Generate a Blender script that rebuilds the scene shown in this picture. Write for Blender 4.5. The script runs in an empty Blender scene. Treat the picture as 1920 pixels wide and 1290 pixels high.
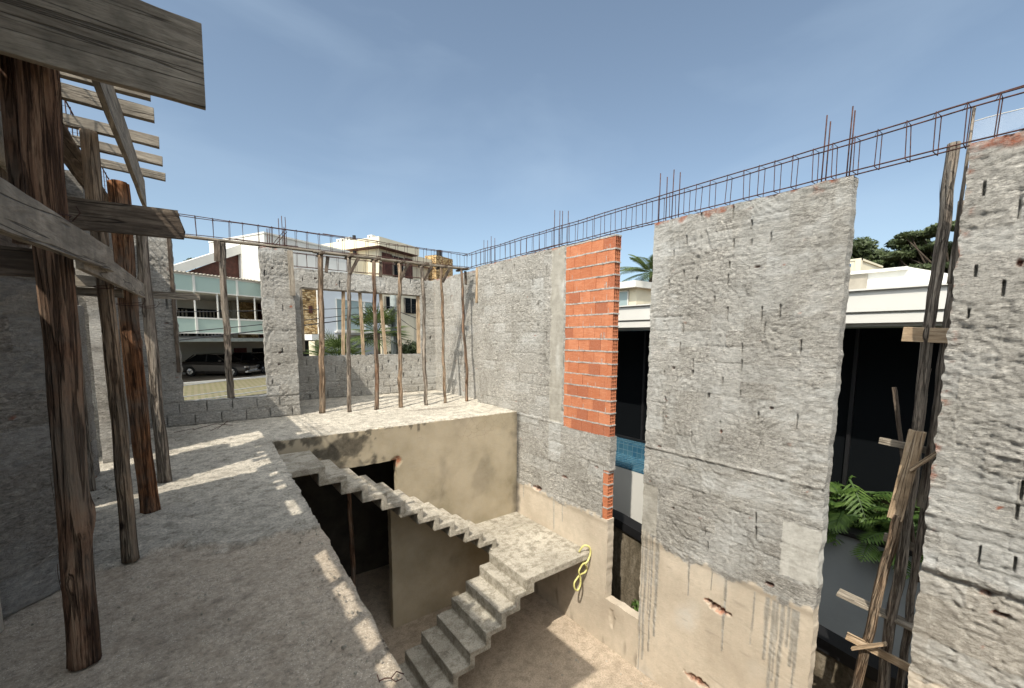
import bpy, math, random
import numpy as np
from mathutils import Vector, Matrix
random.seed(7); rng = np.random.default_rng(7)
R = math.radians
# ------------------------------------------------------------------ camera, sky, sun, exposure
sc = bpy.context.scene
col = sc.collection
YAW, PITCH, ROLL, FPX = R(36.703), R(6.258), R(0.3115), 793.6
_f = Vector((math.sin(YAW)*math.cos(PITCH), math.cos(YAW)*math.cos(PITCH), -math.sin(PITCH)))
_r = Vector((math.cos(YAW), -math.sin(YAW), 0)); _u = _r.cross(_f)
_r2 = _r*math.cos(ROLL)+_u*math.sin(ROLL); _u2 = -_r*math.sin(ROLL)+_u*math.cos(ROLL)
cam_d = bpy.data.cameras.new('camera'); cam = bpy.data.objects.new('camera', cam_d); col.objects.link(cam)
cam.matrix_world = Matrix(((_r2.x, _u2.x, -_f.x, 0), (_r2.y, _u2.y, -_f.y, 0), (_r2.z, _u2.z, -_f.z, 1.5), (0, 0, 0, 1)))
cam_d.sensor_width = 36; cam_d.lens = 36*FPX/1920; cam_d.shift_y = 75/1920
cam_d.clip_start = .02; cam_d.clip_end = 3000
sc.camera = cam
SUN_AZ, SUN_EL = R(58.0), R(51.3)          # light travels towards azimuth 58 degrees from +Y to +X
ld = Vector((math.sin(SUN_AZ)*math.cos(SUN_EL), math.cos(SUN_AZ)*math.cos(SUN_EL), -math.sin(SUN_EL)))
sun_d = bpy.data.lights.new('sun', 'SUN'); sun_d.energy = 4.0; sun_d.angle = R(.5); sun_d.color = (1, .93, .82)
sun = bpy.data.objects.new('sun', sun_d); col.objects.link(sun)
sun.rotation_euler = ld.to_track_quat('-Z', 'Y').to_euler(); sun.location = (-20, -12, 30)
w = bpy.data.worlds.new('World'); sc.world = w; w.use_nodes = True
nt = w.node_tree; nt.nodes.clear()
wo = nt.nodes.new('ShaderNodeOutputWorld'); bg = nt.nodes.new('ShaderNodeBackground')
sky = nt.nodes.new('ShaderNodeTexSky'); sky.sky_type = 'NISHITA'; sky.sun_disc = False
sky.sun_elevation = SUN_EL; sky.sun_rotation = SUN_AZ+math.pi
sky.air_density = 1.0; sky.dust_density = 3.0; sky.ozone_density = 1.3; sky.altitude = 700
hs = nt.nodes.new('ShaderNodeHueSaturation'); hs.inputs['Saturation'].default_value = .72; hs.inputs['Value'].default_value = 1
tc = nt.nodes.new('ShaderNodeTexCoord'); mp = nt.nodes.new('ShaderNodeMapping'); mp.inputs['Scale'].default_value = (1.3, 1.3, 3.4)
nz = nt.nodes.new('ShaderNodeTexNoise'); nz.inputs['Scale'].default_value = 1.6; nz.inputs['Detail'].default_value = 6; nz.inputs['Distortion'].default_value = .6
cr = nt.nodes.new('ShaderNodeValToRGB'); cr.color_ramp.elements[0].position = .46; cr.color_ramp.elements[1].position = .85
cr.color_ramp.elements[0].color = (0, 0, 0, 1); cr.color_ramp.elements[1].color = (.30, .30, .30, 1)
mx = nt.nodes.new('ShaderNodeMix'); mx.data_type = 'RGBA'; mx.inputs[7].default_value = (4.2, 4.7, 5.6, 1)
L = nt.links.new
L(sky.outputs[0], hs.inputs['Color']); L(tc.outputs['Generated'], mp.inputs[0]); L(mp.outputs[0], nz.inputs['Vector'])
L(nz.outputs[0], cr.inputs[0]); L(cr.outputs[0], mx.inputs[0]); L(hs.outputs[0], mx.inputs[6])
tint = nt.nodes.new('ShaderNodeMix'); tint.data_type = 'RGBA'; tint.blend_type = 'MULTIPLY'; tint.inputs[0].default_value = 1; tint.inputs[7].default_value = (.90, 1.02, 1.045, 1); L(mx.outputs[2], tint.inputs[6])
# bright sky glow around the sun, added to lift the fill in shade
dt = nt.nodes.new('ShaderNodeVectorMath'); dt.operation = 'DOT_PRODUCT'; dt.inputs[1].default_value = tuple(-ld); L(tc.outputs['Generated'], dt.inputs[0])
mr = nt.nodes.new('ShaderNodeMapRange'); mr.interpolation_type = 'SMOOTHSTEP'; mr.inputs[1].default_value = .35; mr.inputs[2].default_value = 1.0; mr.inputs[3].default_value = 0; mr.inputs[4].default_value = 1; L(dt.outputs['Value'], mr.inputs[0])
gl = nt.nodes.new('ShaderNodeMix'); gl.data_type = 'RGBA'; gl.blend_type = 'ADD'; gl.inputs[7].default_value = (11, 10.5, 9.5, 1); L(mr.outputs[0], gl.inputs[0]); L(tint.outputs[2], gl.inputs[6]); L(gl.outputs[2], bg.inputs[0])
bg.inputs[1].default_value = .124; L(bg.outputs[0], wo.inputs[0])
sc.view_settings.view_transform = 'Standard'; sc.view_settings.look = 'None'
sc.view_settings.exposure = 0.42; sc.view_settings.gamma = 1
sc.cycles.max_bounces = 10; sc.cycles.diffuse_bounces = 7

# ------------------------------------------------------------------ noise (numpy)
_P = rng.permutation(256); _P = np.concatenate([_P, _P, _P])
_G = rng.normal(size=(256, 3)); _G /= np.linalg.norm(_G, axis=1)[:, None]
def pn(x, y, z=0.0):
    x, y, z = np.broadcast_arrays(np.asarray(x, float), np.asarray(y, float), np.asarray(z, float))
    xi = np.floor(x).astype(int); yi = np.floor(y).astype(int); zi = np.floor(z).astype(int)
    xf, yf, zf = x-xi, y-yi, z-zi
    fx, fy, fz = [t*t*t*(t*(t*6-15)+10) for t in (xf, yf, zf)]
    xi &= 255; yi &= 255; zi &= 255
    def g(a, b, c):
        h = _P[_P[_P[(xi+a) & 255]+((yi+b) & 255)]+((zi+c) & 255)] & 255
        v = _G[h]; return v[..., 0]*(xf-a)+v[..., 1]*(yf-b)+v[..., 2]*(zf-c)
    def lp(a, b, t): return a+(b-a)*t
    return 1.5*lp(lp(lp(g(0,0,0), g(1,0,0), fx), lp(g(0,1,0), g(1,1,0), fx), fy), lp(lp(g(0,0,1), g(1,0,1), fx), lp(g(0,1,1), g(1,1,1), fx), fy), fz)
def fbm(x, y, z=0.0, o=3):
    s = 0; a = 1
    for i in range(o): s = s+a*pn(x*2**i+i*17.3, y*2**i+i*5.1, z*2**i+i*3.3); a *= .5
    return s
def sstep(e0, e1, x):
    t = np.clip((x-e0)/(e1-e0), 0, 1); return t*t*(3-2*t)

# ------------------------------------------------------------------ materials
class Mat:
    def __init__(s, name, rough=.85, spec=.3):
        s.m = bpy.data.materials.new(name); s.m.use_nodes = True; s.t = s.m.node_tree
        s.b = s.t.nodes['Principled BSDF']; s.b.inputs['Roughness'].default_value = rough
        s.b.inputs['Specular IOR Level'].default_value = spec; s.tc = None
    def put(s, sock, v):
        if v is None: return
        if isinstance(v, bpy.types.NodeSocket): s.t.links.new(v, sock)
        else:
            if isinstance(v, tuple) and len(v) == 3 and sock.type == 'RGBA': v = v+(1,)
            sock.default_value = v
    def co(s, kind='Object', scale=(1, 1, 1), rot=(0, 0, 0), rnd=False):
        if not s.tc: s.tc = s.t.nodes.new('ShaderNodeTexCoord')
        o = s.tc.outputs[kind]
        if rnd:
            oi = s.t.nodes.new('ShaderNodeObjectInfo'); va = s.t.nodes.new('ShaderNodeVectorMath'); va.operation = 'MULTIPLY_ADD'
            s.put(va.inputs[0], oi.outputs['Random']); va.inputs[1].default_value = (37, 23, 51); s.put(va.inputs[2], o); o = va.outputs[0]
        n = s.t.nodes.new('ShaderNodeMapping'); n.inputs['Scale'].default_value = scale; n.inputs['Rotation'].default_value = rot
        s.put(n.inputs[0], o); return n.outputs[0]
    def noise(s, v, scale=5, detail=5, rough=.6, dist=0):
        n = s.t.nodes.new('ShaderNodeTexNoise'); s.put(n.inputs['Vector'], v); n.inputs['Scale'].default_value = scale
        n.inputs['Detail'].default_value = detail; n.inputs['Roughness'].default_value = rough; n.inputs['Distortion'].default_value = dist; return n.outputs[0]
    def voro(s, v, scale=5, feat='F1', out=0, rnd=1):
        n = s.t.nodes.new('ShaderNodeTexVoronoi'); n.feature = feat; s.put(n.inputs['Vector'], v); n.inputs['Scale'].default_value = scale
        n.inputs['Randomness'].default_value = rnd; return n.outputs[out]
    def ramp(s, v, *st):
        n = s.t.nodes.new('ShaderNodeValToRGB'); e = n.color_ramp.elements
        while len(e) < len(st): e.new(.5)
        for i, (p, c) in enumerate(st):
            e[i].position = p; e[i].color = (c, c, c, 1) if isinstance(c, (int, float)) else tuple(c)+(1,)
        s.put(n.inputs[0], v); return n.outputs[0]
    def mix(s, f, a, b, mode='MIX'):
        n = s.t.nodes.new('ShaderNodeMix'); n.data_type = 'RGBA'; n.blend_type = mode
        s.put(n.inputs[0], f); s.put(n.inputs[6], a); s.put(n.inputs[7], b); return n.outputs[2]
    def math(s, op, a, b=0.0, c=None):
        n = s.t.nodes.new('ShaderNodeMath'); n.operation = op; s.put(n.inputs[0], a); s.put(n.inputs[1], b)
        if c is not None: s.put(n.inputs[2], c)
        return n.outputs[0]
    def attr(s, name='zone'):
        a = s.t.nodes.new('ShaderNodeAttribute'); a.attribute_name = name
        sp = s.t.nodes.new('ShaderNodeSeparateColor'); s.put(sp.inputs[0], a.outputs['Color']); return sp.outputs
    def bump(s, h, dist=.01, strength=1.0, prev=None):
        n = s.t.nodes.new('ShaderNodeBump'); n.inputs['Distance'].default_value = dist; s.put(n.inputs['Strength'], strength)
        s.put(n.inputs['Height'], h)
        if prev: s.put(n.inputs['Normal'], prev)
        s.put(s.b.inputs['Normal'], n.outputs[0]); return n.outputs[0]
    def color(s, c): s.put(s.b.inputs['Base Color'], c); return s
    def rough(s, v): s.put(s.b.inputs['Roughness'], v)

def simple(name, c, rough=.7, spec=.3, metal=0, var=.12, scale=3):
    m = Mat(name, rough, spec); v = m.noise(m.co(), scale, 5)
    d = tuple(max(0, k*(1-var*2)) for k in c); e = tuple(k*(1+var) for k in c)
    m.color(m.ramp(v, (.3, d), (.7, e))); m.b.inputs['Metallic'].default_value = metal
    return m.m

def plaster_mat(name, grey=(.43, .41, .37), grey2=(.235, .222, .195), beige=(.55, .475, .375), beige2=(.41, .345, .265), brick=(.47, .13, .055)):
    # zone: R = smooth beige plaster, G = bare brick, B = dark wash; zone2: R = smooth grey concrete, G = lime white, B = crack
    m = Mat(name, .95, .15); o = m.co()
    z = m.attr('zone'); y = m.attr('zone2')
    n1 = m.noise(o, 1.3, 6, .6); n2 = m.noise(o, 9, 8, .7); n3 = m.noise(o, 60, 4, .7); n4 = m.noise(o, 220, 2, .6)
    g = m.ramp(n1, (.33, tuple(k*1.25 for k in grey2)), (.66, grey)); nf = m.noise(m.co(rot=(.38, 0, 0), scale=(.5, .42, 1.5)), 30, 5, .68, .9); nk = m.noise(m.co(rot=(-.5, 0, 0), scale=(.6, .5, 1.3)), 52, 3, .6, .5)
    nm = m.ramp(m.noise(m.co(), 2.1, 3, .55), (.36, .25), (.62, 1.0))
    g = m.mix(nm, g, m.ramp(nf, (.34, .42), (.46, .88), (.53, 1.08), (.63, 1.85)), 'MULTIPLY'); g = m.mix(.8, g, m.ramp(nk, (.34, .45), (.44, 1.0), (.62, 1.25)), 'MULTIPLY'); g = m.mix(m.ramp(n2, (.35, .0), (.75, .5)), g, tuple(min(1, k*1.5) for k in grey))
    g = m.mix(m.ramp(n3, (.3, .55), (.5, .0)), g, tuple(k*.5 for k in grey2))
    b = m.ramp(n1, (.32, beige2), (.62, beige)); b = m.mix(m.ramp(n2, (.42, .0), (.72, .45)), b, (.36, .32, .25)); b = m.mix(m.ramp(n3, (.28, .35), (.42, .0)), b, (.2, .16, .11))
    c = m.ramp(n2, (.3, (.25, .235, .2)), (.7, (.42, .395, .34)))
    x = m.mix(y[0], g, c); x = m.mix(z[0], x, b)
    x = m.mix(m.math('MULTIPLY', y[1], m.ramp(n2, (.3, .3), (.6, 1.0))), x, (.62, .62, .59))
    x = m.mix(m.math('MULTIPLY', z[1], m.ramp(n2, (.4, 1.0), (.62, .25))), x, m.ramp(n3, (.3, tuple(k*.6 for k in brick)), (.7, brick)))
    x = m.mix(m.math('MULTIPLY', z[2], m.ramp(n2, (.25, 1.0), (.8, .55))), x, (.045, .04, .033))
    cr_ = m.ramp(m.voro(m.mix(.06, o, m.noise(o, 8, 3)), 7, 'DISTANCE_TO_EDGE'), (0.0, 1.0), (.012, 0.0))
    x = m.mix(m.math('MULTIPLY', y[2], cr_), x, (.12, .09, .06))
    m.color(x)
    hr = m.math('ADD', m.math('MULTIPLY', m.noise(m.co(rot=(.38, 0, 0), scale=(.6, .5, 1.7)), 26, 8, .78, .9), 1.0), m.math('MULTIPLY', n4, .35))
    sm = m.math('MAXIMUM', z[0], y[0]); st = m.math('MULTIPLY_ADD', sm, -.72, 1.0)
    m.bump(hr, .045, st)
    return m.m
M = {}
M['plaster'] = plaster_mat('rough_plaster')
M['plaster_shade'] = plaster_mat('shade_toned_plaster', (.31, .285, .25), (.20, .185, .16))  # darker copy of the rough plaster, shade put into its colour
M['hall'] = plaster_mat('stained_plaster', beige=(.41, .345, .245), beige2=(.28, .235, .155))

def concrete_mat(name, a, b, c, rough=.9, grit=.7):
    m = Mat(name, rough, .2); o = m.co(); z = m.attr('zone')
    n1 = m.noise(o, 1.1, 7, .62); n2 = m.noise(o, 7, 8, .7); n3 = m.noise(o, 55, 5, .75); n4 = m.noise(o, 190, 2)
    x = m.ramp(n1, (.3, a), (.68, b)); x = m.mix(m.ramp(n2, (.40, .9), (.54, .0)), x, c); x = m.mix(m.ramp(m.noise(o, 3.1, 7, .7, 1.2), (.56, 0.0), (.66, .5)), x, tuple(k*.72 for k in c))
    x = m.mix(z[0], x, m.mix(.72, x, (.38, .305, .225)))
    x = m.mix(grit, x, m.ramp(m.noise(o, 38, 5, .7, .4), (.35, .5), (.47, .95), (.53, 1.02), (.64, 1.35)), 'MULTIPLY')
    x = m.mix(m.ramp(n3, (.30, .85), (.46, .0)), x, tuple(k*.5 for k in c))
    sp_ = m.ramp(m.voro(o, 85, 'F1'), (.16, .5), (.30, .0)); x = m.mix(m.math('MULTIPLY', sp_, m.ramp(n2, (.4, .2), (.6, 1.0))), x, tuple(min(1, k*1.3) for k in b))
    x = m.mix(m.math('MULTIPLY', m.ramp(n3, (.55, 0.0), (.75, .6)), m.math('SUBTRACT', 1.0, z[0])), x, tuple(min(1, k*1.35) for k in b))
    x = m.mix(m.math('MULTIPLY', z[1], m.ramp(n2, (.3, 1.0), (.7, .5))), x, (.17, .145, .115))
    x = m.mix(m.math('MULTIPLY', z[2], m.ramp(n2, (.25, 1.0), (.8, .5))), x, (.05, .045, .036))
    m.color(x)
    m.bump(m.math('ADD', m.noise(o, 24, 8, .75), m.math('MULTIPLY', n4, .4)), .03, m.math('MULTIPLY_ADD', z[0], -.35, 1.0))
    return m.m
M['slab'] = concrete_mat('slab_concrete', (.50, .46, .385), (.74, .68, .57), (.38, .345, .28))
M['stair'] = concrete_mat('stair_concrete', (.38, .345, .28), (.60, .55, .455), (.27, .24, .185), grit=.3)
M['ground_floor'] = concrete_mat('dusty_floor', (.46, .37, .28), (.62, .51, .39), (.40, .325, .24), grit=.4)

def bark_mat(name, a, b, c):
    m = Mat(name, .9, .15); o = m.co(scale=(1, 1, .07), rnd=True); o2 = m.co(rnd=True)
    n = m.noise(o, 24, 8, .68, .5); n2 = m.noise(o, 90, 4, .7, .2); n3 = m.noise(o2, 2.2, 4)
    x = m.ramp(n, (.34, a), (.5, b), (.68, c)); x = m.mix(m.ramp(n2, (.35, .8), (.52, 0.0)), x, tuple(k*.3 for k in a))
    x = m.mix(m.ramp(n3, (.45, 0.0), (.62, .6)), x, (.17, .15, .12))
    k = m.ramp(m.voro(m.co(scale=(1, 1, .55), rnd=True), 2.6), (0.03, 1.0), (.07, 0.0))
    x = m.mix(k, x, (.03, .02, .015)); ck = m.ramp(m.noise(m.co(scale=(1, 1, .045), rnd=True), 19, 3, .55, .5), (.462, 0.0), (.488, 1.0), (.512, 1.0), (.538, 0.0))
    x = m.mix(m.math('MULTIPLY', ck, .6), x, tuple(q*.3 for q in a)); m.color(x)
    m.bump(m.math('SUBTRACT', m.math('ADD', n, m.math('MULTIPLY', n2, .5)), m.math('MULTIPLY', ck, 1.3)), .02, 1.0); return m.m
M['bark'] = bark_mat('red_brown_bark', (.075, .042, .028), (.23, .13, .08), (.38, .26, .17))
M['bark_orange'] = bark_mat('orange_brown_bark', (.07, .03, .015), (.27, .12, .055), (.42, .23, .12))
M['bark_grey'] = bark_mat('grey_brown_bark', (.13, .10, .08), (.30, .25, .20), (.45, .39, .32))
M['bark_tan'] = bark_mat('tan_bark', (.13, .08, .05), (.33, .23, .15), (.48, .37, .26))
def wood_mat(name, a, b, c):
    m = Mat(name, .85, .2); o = m.co(scale=(.12, 1, 1), rnd=True); o2 = m.co(rnd=True)
    n = m.noise(o, 26, 8, .62, 1.2); n2 = m.noise(o, 130, 5, .7, .3); n3 = m.noise(o2, 4, 5, .6)
    x = m.ramp(n, (.34, a), (.52, b), (.7, c)); x = m.mix(m.ramp(n2, (.34, .45), (.48, 0.0)), x, tuple(k*.5 for k in a))
    x = m.mix(m.ramp(n3, (.36, .7), (.55, 0.0)), x, tuple(k*.45 for k in b))
    ck = m.ramp(m.noise(m.co(scale=(.03, 1, 1), rnd=True), 17, 2, .5, .6), (.485, 0.0), (.498, 1.0), (.502, 1.0), (.515, 0.0))
    x = m.mix(m.math('MULTIPLY', ck, .75), x, tuple(k*.2 for k in a))
    m.color(x); m.bump(m.math('SUBTRACT', m.math('ADD', n, m.math('MULTIPLY', n2, .6)), ck), .006, 1.0); return m.m
M['wood'] = wood_mat('weathered_wood', (.19, .16, .125), (.30, .26, .205), (.40, .35, .28))
M['wood_dark'] = wood_mat('dark_weathered_wood', (.055, .04, .03), (.13, .10, .075), (.23, .185, .14))
M['wood_new'] = wood_mat('pale_pine', (.32, .22, .13), (.47, .35, .23), (.58, .46, .33))
def brick_mat():
    m = Mat('hollow_clay_brick', .9, .2); o = m.co(); z = m.attr('zone')
    n = m.noise(o, 6, 6, .65); n2 = m.noise(o, 70, 5, .7); gr = m.noise(m.co(scale=(1, .8, 9), rot=(.25, 0, 0)), 9, 2)
    x = m.mix(z[0], (.44, .155, .07), (.55, .225, .115)); x = m.mix(z[1], x, (.33, .115, .06))
    x = m.mix(m.ramp(n, (.35, .5), (.6, 0.0)), x, (.36, .11, .05)); x = m.mix(m.ramp(n2, (.5, 0.0), (.75, .5)), x, (.60, .38, .27))
    x = m.mix(m.ramp(gr, (.44, .25), (.5, 0.0)), x, (.30, .08, .03))
    m.color(x); m.bump(m.math('ADD', gr, n2), .004, .7); return m.m
M['brick'] = brick_mat()
M['mortar'] = simple('grey_mortar', (.40, .375, .34), .95, .1, var=.25, scale=25)
M['rebar'] = simple('rusty_steel_bar', (.075, .032, .024), .75, .35, .2, .35, 25)
M['white_paint'] = simple('white_paint', (.63, .62, .575), .7, .3, var=.04, scale=.8)
M['offwhite'] = simple('cool_white_paint', (.56, .60, .64), .7, .3, var=.04, scale=.8)
M['cream'] = simple('cream_paint', (.68, .62, .47), .75, .3, var=.04, scale=.8)
M['soffit'] = simple('beige_soffit', (.33, .30, .25), .9, .2)
M['shade_dark'] = simple('shade_dark_concrete', (.075, .065, .05), .95, .1, var=.2)  # near-black base colour stands in for the basement's shade
M['brown_panel'] = simple('brown_timber_cladding', (.085, .03, .02), .6, .3, var=.25, scale=6)
M['black_metal'] = simple('black_metal', (.012, .012, .013), .45, .4, var=.1)
M['grey_wall'] = simple('grey_render', (.36, .385, .39), .85, .2, var=.05, scale=1.5)
M['asphalt'] = simple('asphalt', (.06, .06, .058), .9, .2, var=.2, scale=30)
M['dirt'] = simple('brown_earth', (.16, .12, .08), .95, .1, var=.3, scale=4)
M['drive'] = simple('driveway_concrete', (.24, .20, .15), .9, .2, var=.15, scale=3)
M['pole'] = simple('grey_concrete_pole', (.20, .22, .21), .85, .2, var=.15, scale=8)
M['cable'] = simple('black_cable', (.03, .03, .032), .6, .4, var=.1)
M['cable_light'] = simple('pale_cable', (.30, .31, .32), .5, .4, var=.1)
M['hose'] = simple('yellow_hose', (.56, .52, .19), .45, .5, var=.12, scale=20)
M['red_door'] = simple('dark_red_door', (.10, .012, .01), .5, .4, var=.1)
M['tile_sign'] = simple('blue_sign', (.08, .16, .30), .5, .4, var=.05)
M['car_black'] = simple('black_car_paint', (.012, .012, .014), .15, .6, var=.1)
M['car_dark'] = simple('dark_bronze_car_paint', (.035, .03, .028), .2, .6, var=.1)
M['rubber'] = simple('tyre_rubber', (.015, .015, .015), .85, .2)
M['chrome'] = simple('polished_metal', (.55, .55, .56), .2, .6, .9)
M['lamp_red'] = simple('red_lamp_plastic', (.35, .01, .01), .25, .5)
M['steel_pipe'] = simple('pale_plaster_column', (.5, .49, .46), .85, .2)
def stone_mat():
    m = Mat('golden_ledge_stone', .9, .2); o = m.co(scale=(1, 1, 2.2)); v = m.voro(o, 4, 'F1', 1); e = m.voro(o, 4, 'DISTANCE_TO_EDGE')
    sp = m.t.nodes.new('ShaderNodeSeparateColor'); m.put(sp.inputs[0], v)
    x = m.ramp(sp.outputs[0], (0.0, (.12, .07, .03)), (.25, (.30, .19, .08)), (.65, (.50, .34, .16)), (1.0, (.62, .47, .27)))
    x = m.mix(m.ramp(e, (0.0, 1.0), (.05, 0.0)), x, (.05, .03, .015)); m.color(x); m.bump(m.ramp(e, (0.0, 0.0), (.12, 1.0)), .05, .8); return m.m
M['stone'] = stone_mat()
def tile_mat():
    m = Mat('blue_pool_tile', .15, .5)
    b = m.t.nodes.new('ShaderNodeTexBrick'); b.offset = 0; b.inputs['Scale'].default_value = 1
    b.inputs['Brick Width'].default_value = .15; b.inputs['Row Height'].default_value = .15; b.inputs['Mortar Size'].default_value = .004
    sp = m.t.nodes.new('ShaderNodeSeparateXYZ'); m.put(sp.inputs[0], m.co())
    cb = m.t.nodes.new('ShaderNodeCombineXYZ'); m.put(cb.inputs[0], sp.outputs[1]); m.put(cb.inputs[1], m.math('ADD', sp.outputs[2], sp.outputs[0]))
    m.put(b.inputs['Vector'], cb.outputs[0])
    b.inputs['Color1'].default_value = (.028, .085, .125, 1); b.inputs['Color2'].default_value = (.06, .14, .18, 1); b.inputs['Mortar'].default_value = (.20, .27, .29, 1)
    m.color(m.mix(m.ramp(m.noise(m.co(), 9, 4), (.3, .45), (.7, 0.0)), b.outputs[0], (.02, .09, .17))); return m.m
M['tile'] = tile_mat()
def moss_wall():
    m = Mat('moss_stained_wall', .95, .1); o = m.co(scale=(1, 1, .35)); n = m.noise(o, 5, 7, .65); n2 = m.noise(m.co(), 20, 6, .7)
    m.color(m.mix(m.ramp(n2, (.4, .6), (.6, 0.0)), m.ramp(n, (.32, (.05, .045, .03)), (.5, (.17, .14, .10)), (.7, (.30, .26, .20))), (.07, .06, .04)))
    m.bump(n2, .01, .6); return m.m
M['mossy'] = moss_wall()
def pavers():
    m = Mat('grass_pavers', .95, .1); o = m.co(rot=(0, 0, R(26)))
    b = m.t.nodes.new('ShaderNodeTexBrick'); m.put(b.inputs['Vector'], o); b.inputs['Scale'].default_value = 1; b.offset = .5
    b.inputs['Brick Width'].default_value = .5; b.inputs['Row Height'].default_value = .32; b.inputs['Mortar Size'].default_value = .07; b.inputs['Mortar Smooth'].default_value = .4
    b.inputs['Color1'].default_value = (.22, .185, .135, 1); b.inputs['Color2'].default_value = (.19, .16, .115, 1); b.inputs['Mortar'].default_value = (.105, .11, .055, 1)
    m.color(m.mix(m.ramp(m.noise(o, 1.2, 5), (.4, 0.0), (.65, .5)), b.outputs[0], (.17, .155, .085))); return m.m
M['pavers'] = pavers()
def glass(name, c, rough=.08, trans=0.0):
    m = Mat(name, rough, .6 if 'dark' not in name else .04); m.b.inputs['Base Color'].default_value = c+(1,)
    m.b.inputs['Transmission Weight'].default_value = trans; return m.m
M['glass_dark'] = glass('dark_window_glass', (.006, .007, .008), .05)
M['glass_curtain'] = glass('curtained_glass', (.30, .38, .38), .15)
M['glass_green'] = glass('green_tinted_glass', (.36, .46, .41), .3)
def leaf_mat(name, a, b):
    m = Mat(name, .55, .35); z = m.attr('zone'); m.color(m.mix(z[0], a, b))
    tr = m.t.nodes.new('ShaderNodeBsdfTranslucent'); m.put(tr.inputs[0], m.mix(z[0], tuple(k*1.3 for k in a), tuple(k*1.3 for k in b)))
    ms = m.t.nodes.new('ShaderNodeMixShader'); ms.inputs[0].default_value = .25
    m.put(ms.inputs[1], m.b.outputs[0]); m.put(ms.inputs[2], tr.outputs[0])
    m.put(m.t.nodes['Material Output'].inputs[0], ms.outputs[0]); return m.m
M['leaf_tree'] = leaf_mat('tree_leaf', (.03, .045, .018), (.09, .115, .045))
M['leaf_palm'] = leaf_mat('palm_leaf', (.03, .055, .012), (.13, .17, .05))
M['leaf_bright'] = leaf_mat('garden_leaf', (.022, .055, .010), (.11, .18, .04))
M['trunk'] = simple('tree_trunk_bark', (.065, .052, .04), .95, .1, var=.3, scale=8)
def net_mat():
    m = Mat('white_safety_net', .8, .2); m.b.inputs['Base Color'].default_value = (.8, .82, .84, 1)
    t = m.t.nodes.new('ShaderNodeBsdfTransparent'); ms = m.t.nodes.new('ShaderNodeMixShader')
    wv = m.noise(m.co(scale=(1, 1, 1)), 6, 5); m.put(ms.inputs[0], m.ramp(wv, (.3, .14), (.7, .20)))
    m.put(ms.inputs[1], t.outputs[0]); m.put(ms.inputs[2], m.b.outputs[0]); m.put(m.t.nodes['Material Output'].inputs[0], ms.outputs[0]); return m.m
M['net'] = net_mat()

# ------------------------------------------------------------------ helpers
def tag(o, label=None, cat=None, group=None, kind=None):
    if label: o['label'] = label
    if cat: o['category'] = cat
    if group: o['group'] = group
    if kind: o['kind'] = kind
    return o
def empty(name, loc=(0, 0, 0), label=None, cat=None, group=None, rz=0):
    o = bpy.data.objects.new(name, None); col.objects.link(o); o.location = loc; o.rotation_euler.z = rz; o.empty_display_size = .1
    return tag(o, label, cat, group)
def put_obj(name, me, mat, parent=None, mw=None):
    o = bpy.data.objects.new(name, me); col.objects.link(o)
    if mat is not None and not me.materials: me.materials.append(M[mat] if isinstance(mat, str) else mat)
    if mw is not None: o.matrix_world = mw
    if parent is not None:
        o.parent = parent
    return o
class MB:
    def __init__(s): s.v = []; s.f = []; s.z = []; s.cz = (0, 0, 0)
    def add(s, vs, fs):
        n = len(s.v); s.v += [tuple(p) for p in vs]; s.f += [tuple(i+n for i in f) for f in fs]; s.z += [s.cz]*len(vs)
    def box(s, x0, y0, z0, x1, y1, z1):
        s.add([(x0,y0,z0),(x1,y0,z0),(x1,y1,z0),(x0,y1,z0),(x0,y0,z1),(x1,y0,z1),(x1,y1,z1),(x0,y1,z1)],
              [(0,3,2,1),(4,5,6,7),(0,1,5,4),(1,2,6,5),(2,3,7,6),(3,0,4,7)]); return s
    def prism(s, pts, n, h):   # polygon pts (3d), extruded by vector n*h
        n = Vector(n)*h; k = len(pts); s.add([Vector(p) for p in pts]+[Vector(p)+n for p in pts],
              [tuple(range(k))[::-1], tuple(range(k, 2*k))]+[(i, (i+1) % k, k+(i+1) % k, k+i) for i in range(k)]); return s
    def tube(s, pts, r, seg=6, caps=True):
        pts = [Vector(p) for p in pts]; rs = r if isinstance(r, (list, tuple)) else [r]*len(pts)
        n0 = len(s.v); prev = None; vs = []
        for i, p in enumerate(pts):
            d = (pts[min(i+1, len(pts)-1)]-pts[max(i-1, 0)]).normalized()
            a = prev if prev is not None else (Vector((1, 0, 0)) if abs(d.x) < .9 else Vector((0, 1, 0)))
            a = (a-d*a.dot(d)).normalized(); b = d.cross(a); prev = a
            vs += [p+(a*math.cos(2*math.pi*k/seg)+b*math.sin(2*math.pi*k/seg))*rs[i] for k in range(seg)]
        fs = [(i*seg+k, i*seg+(k+1) % seg, (i+1)*seg+(k+1) % seg, (i+1)*seg+k) for i in range(len(pts)-1) for k in range(seg)]
        if caps: fs += [tuple(range(seg))[::-1], tuple((len(pts)-1)*seg+k for k in range(seg))]
        s.add(vs, fs); return s
    def build(s, name, mat, parent=None, smooth=False, bevel=0, mw=None):
        me = bpy.data.meshes.new(name); me.from_pydata(s.v, [], s.f); me.update()
        if any(z != (0, 0, 0) for z in s.z):
            at = me.color_attributes.new('zone', 'FLOAT_COLOR', 'POINT'); at.data.foreach_set('color', np.array([z+(1,) for z in s.z], np.float32).ravel())
        if smooth: me.polygons.foreach_set('use_smooth', [True]*len(me.polygons))
        o = put_obj(name, me, mat, parent, mw)
        if bevel:
            b = o.modifiers.new('bevel', 'BEVEL'); b.width = bevel; b.segments = 2; b.limit_method = 'ANGLE'
        return o

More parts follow.
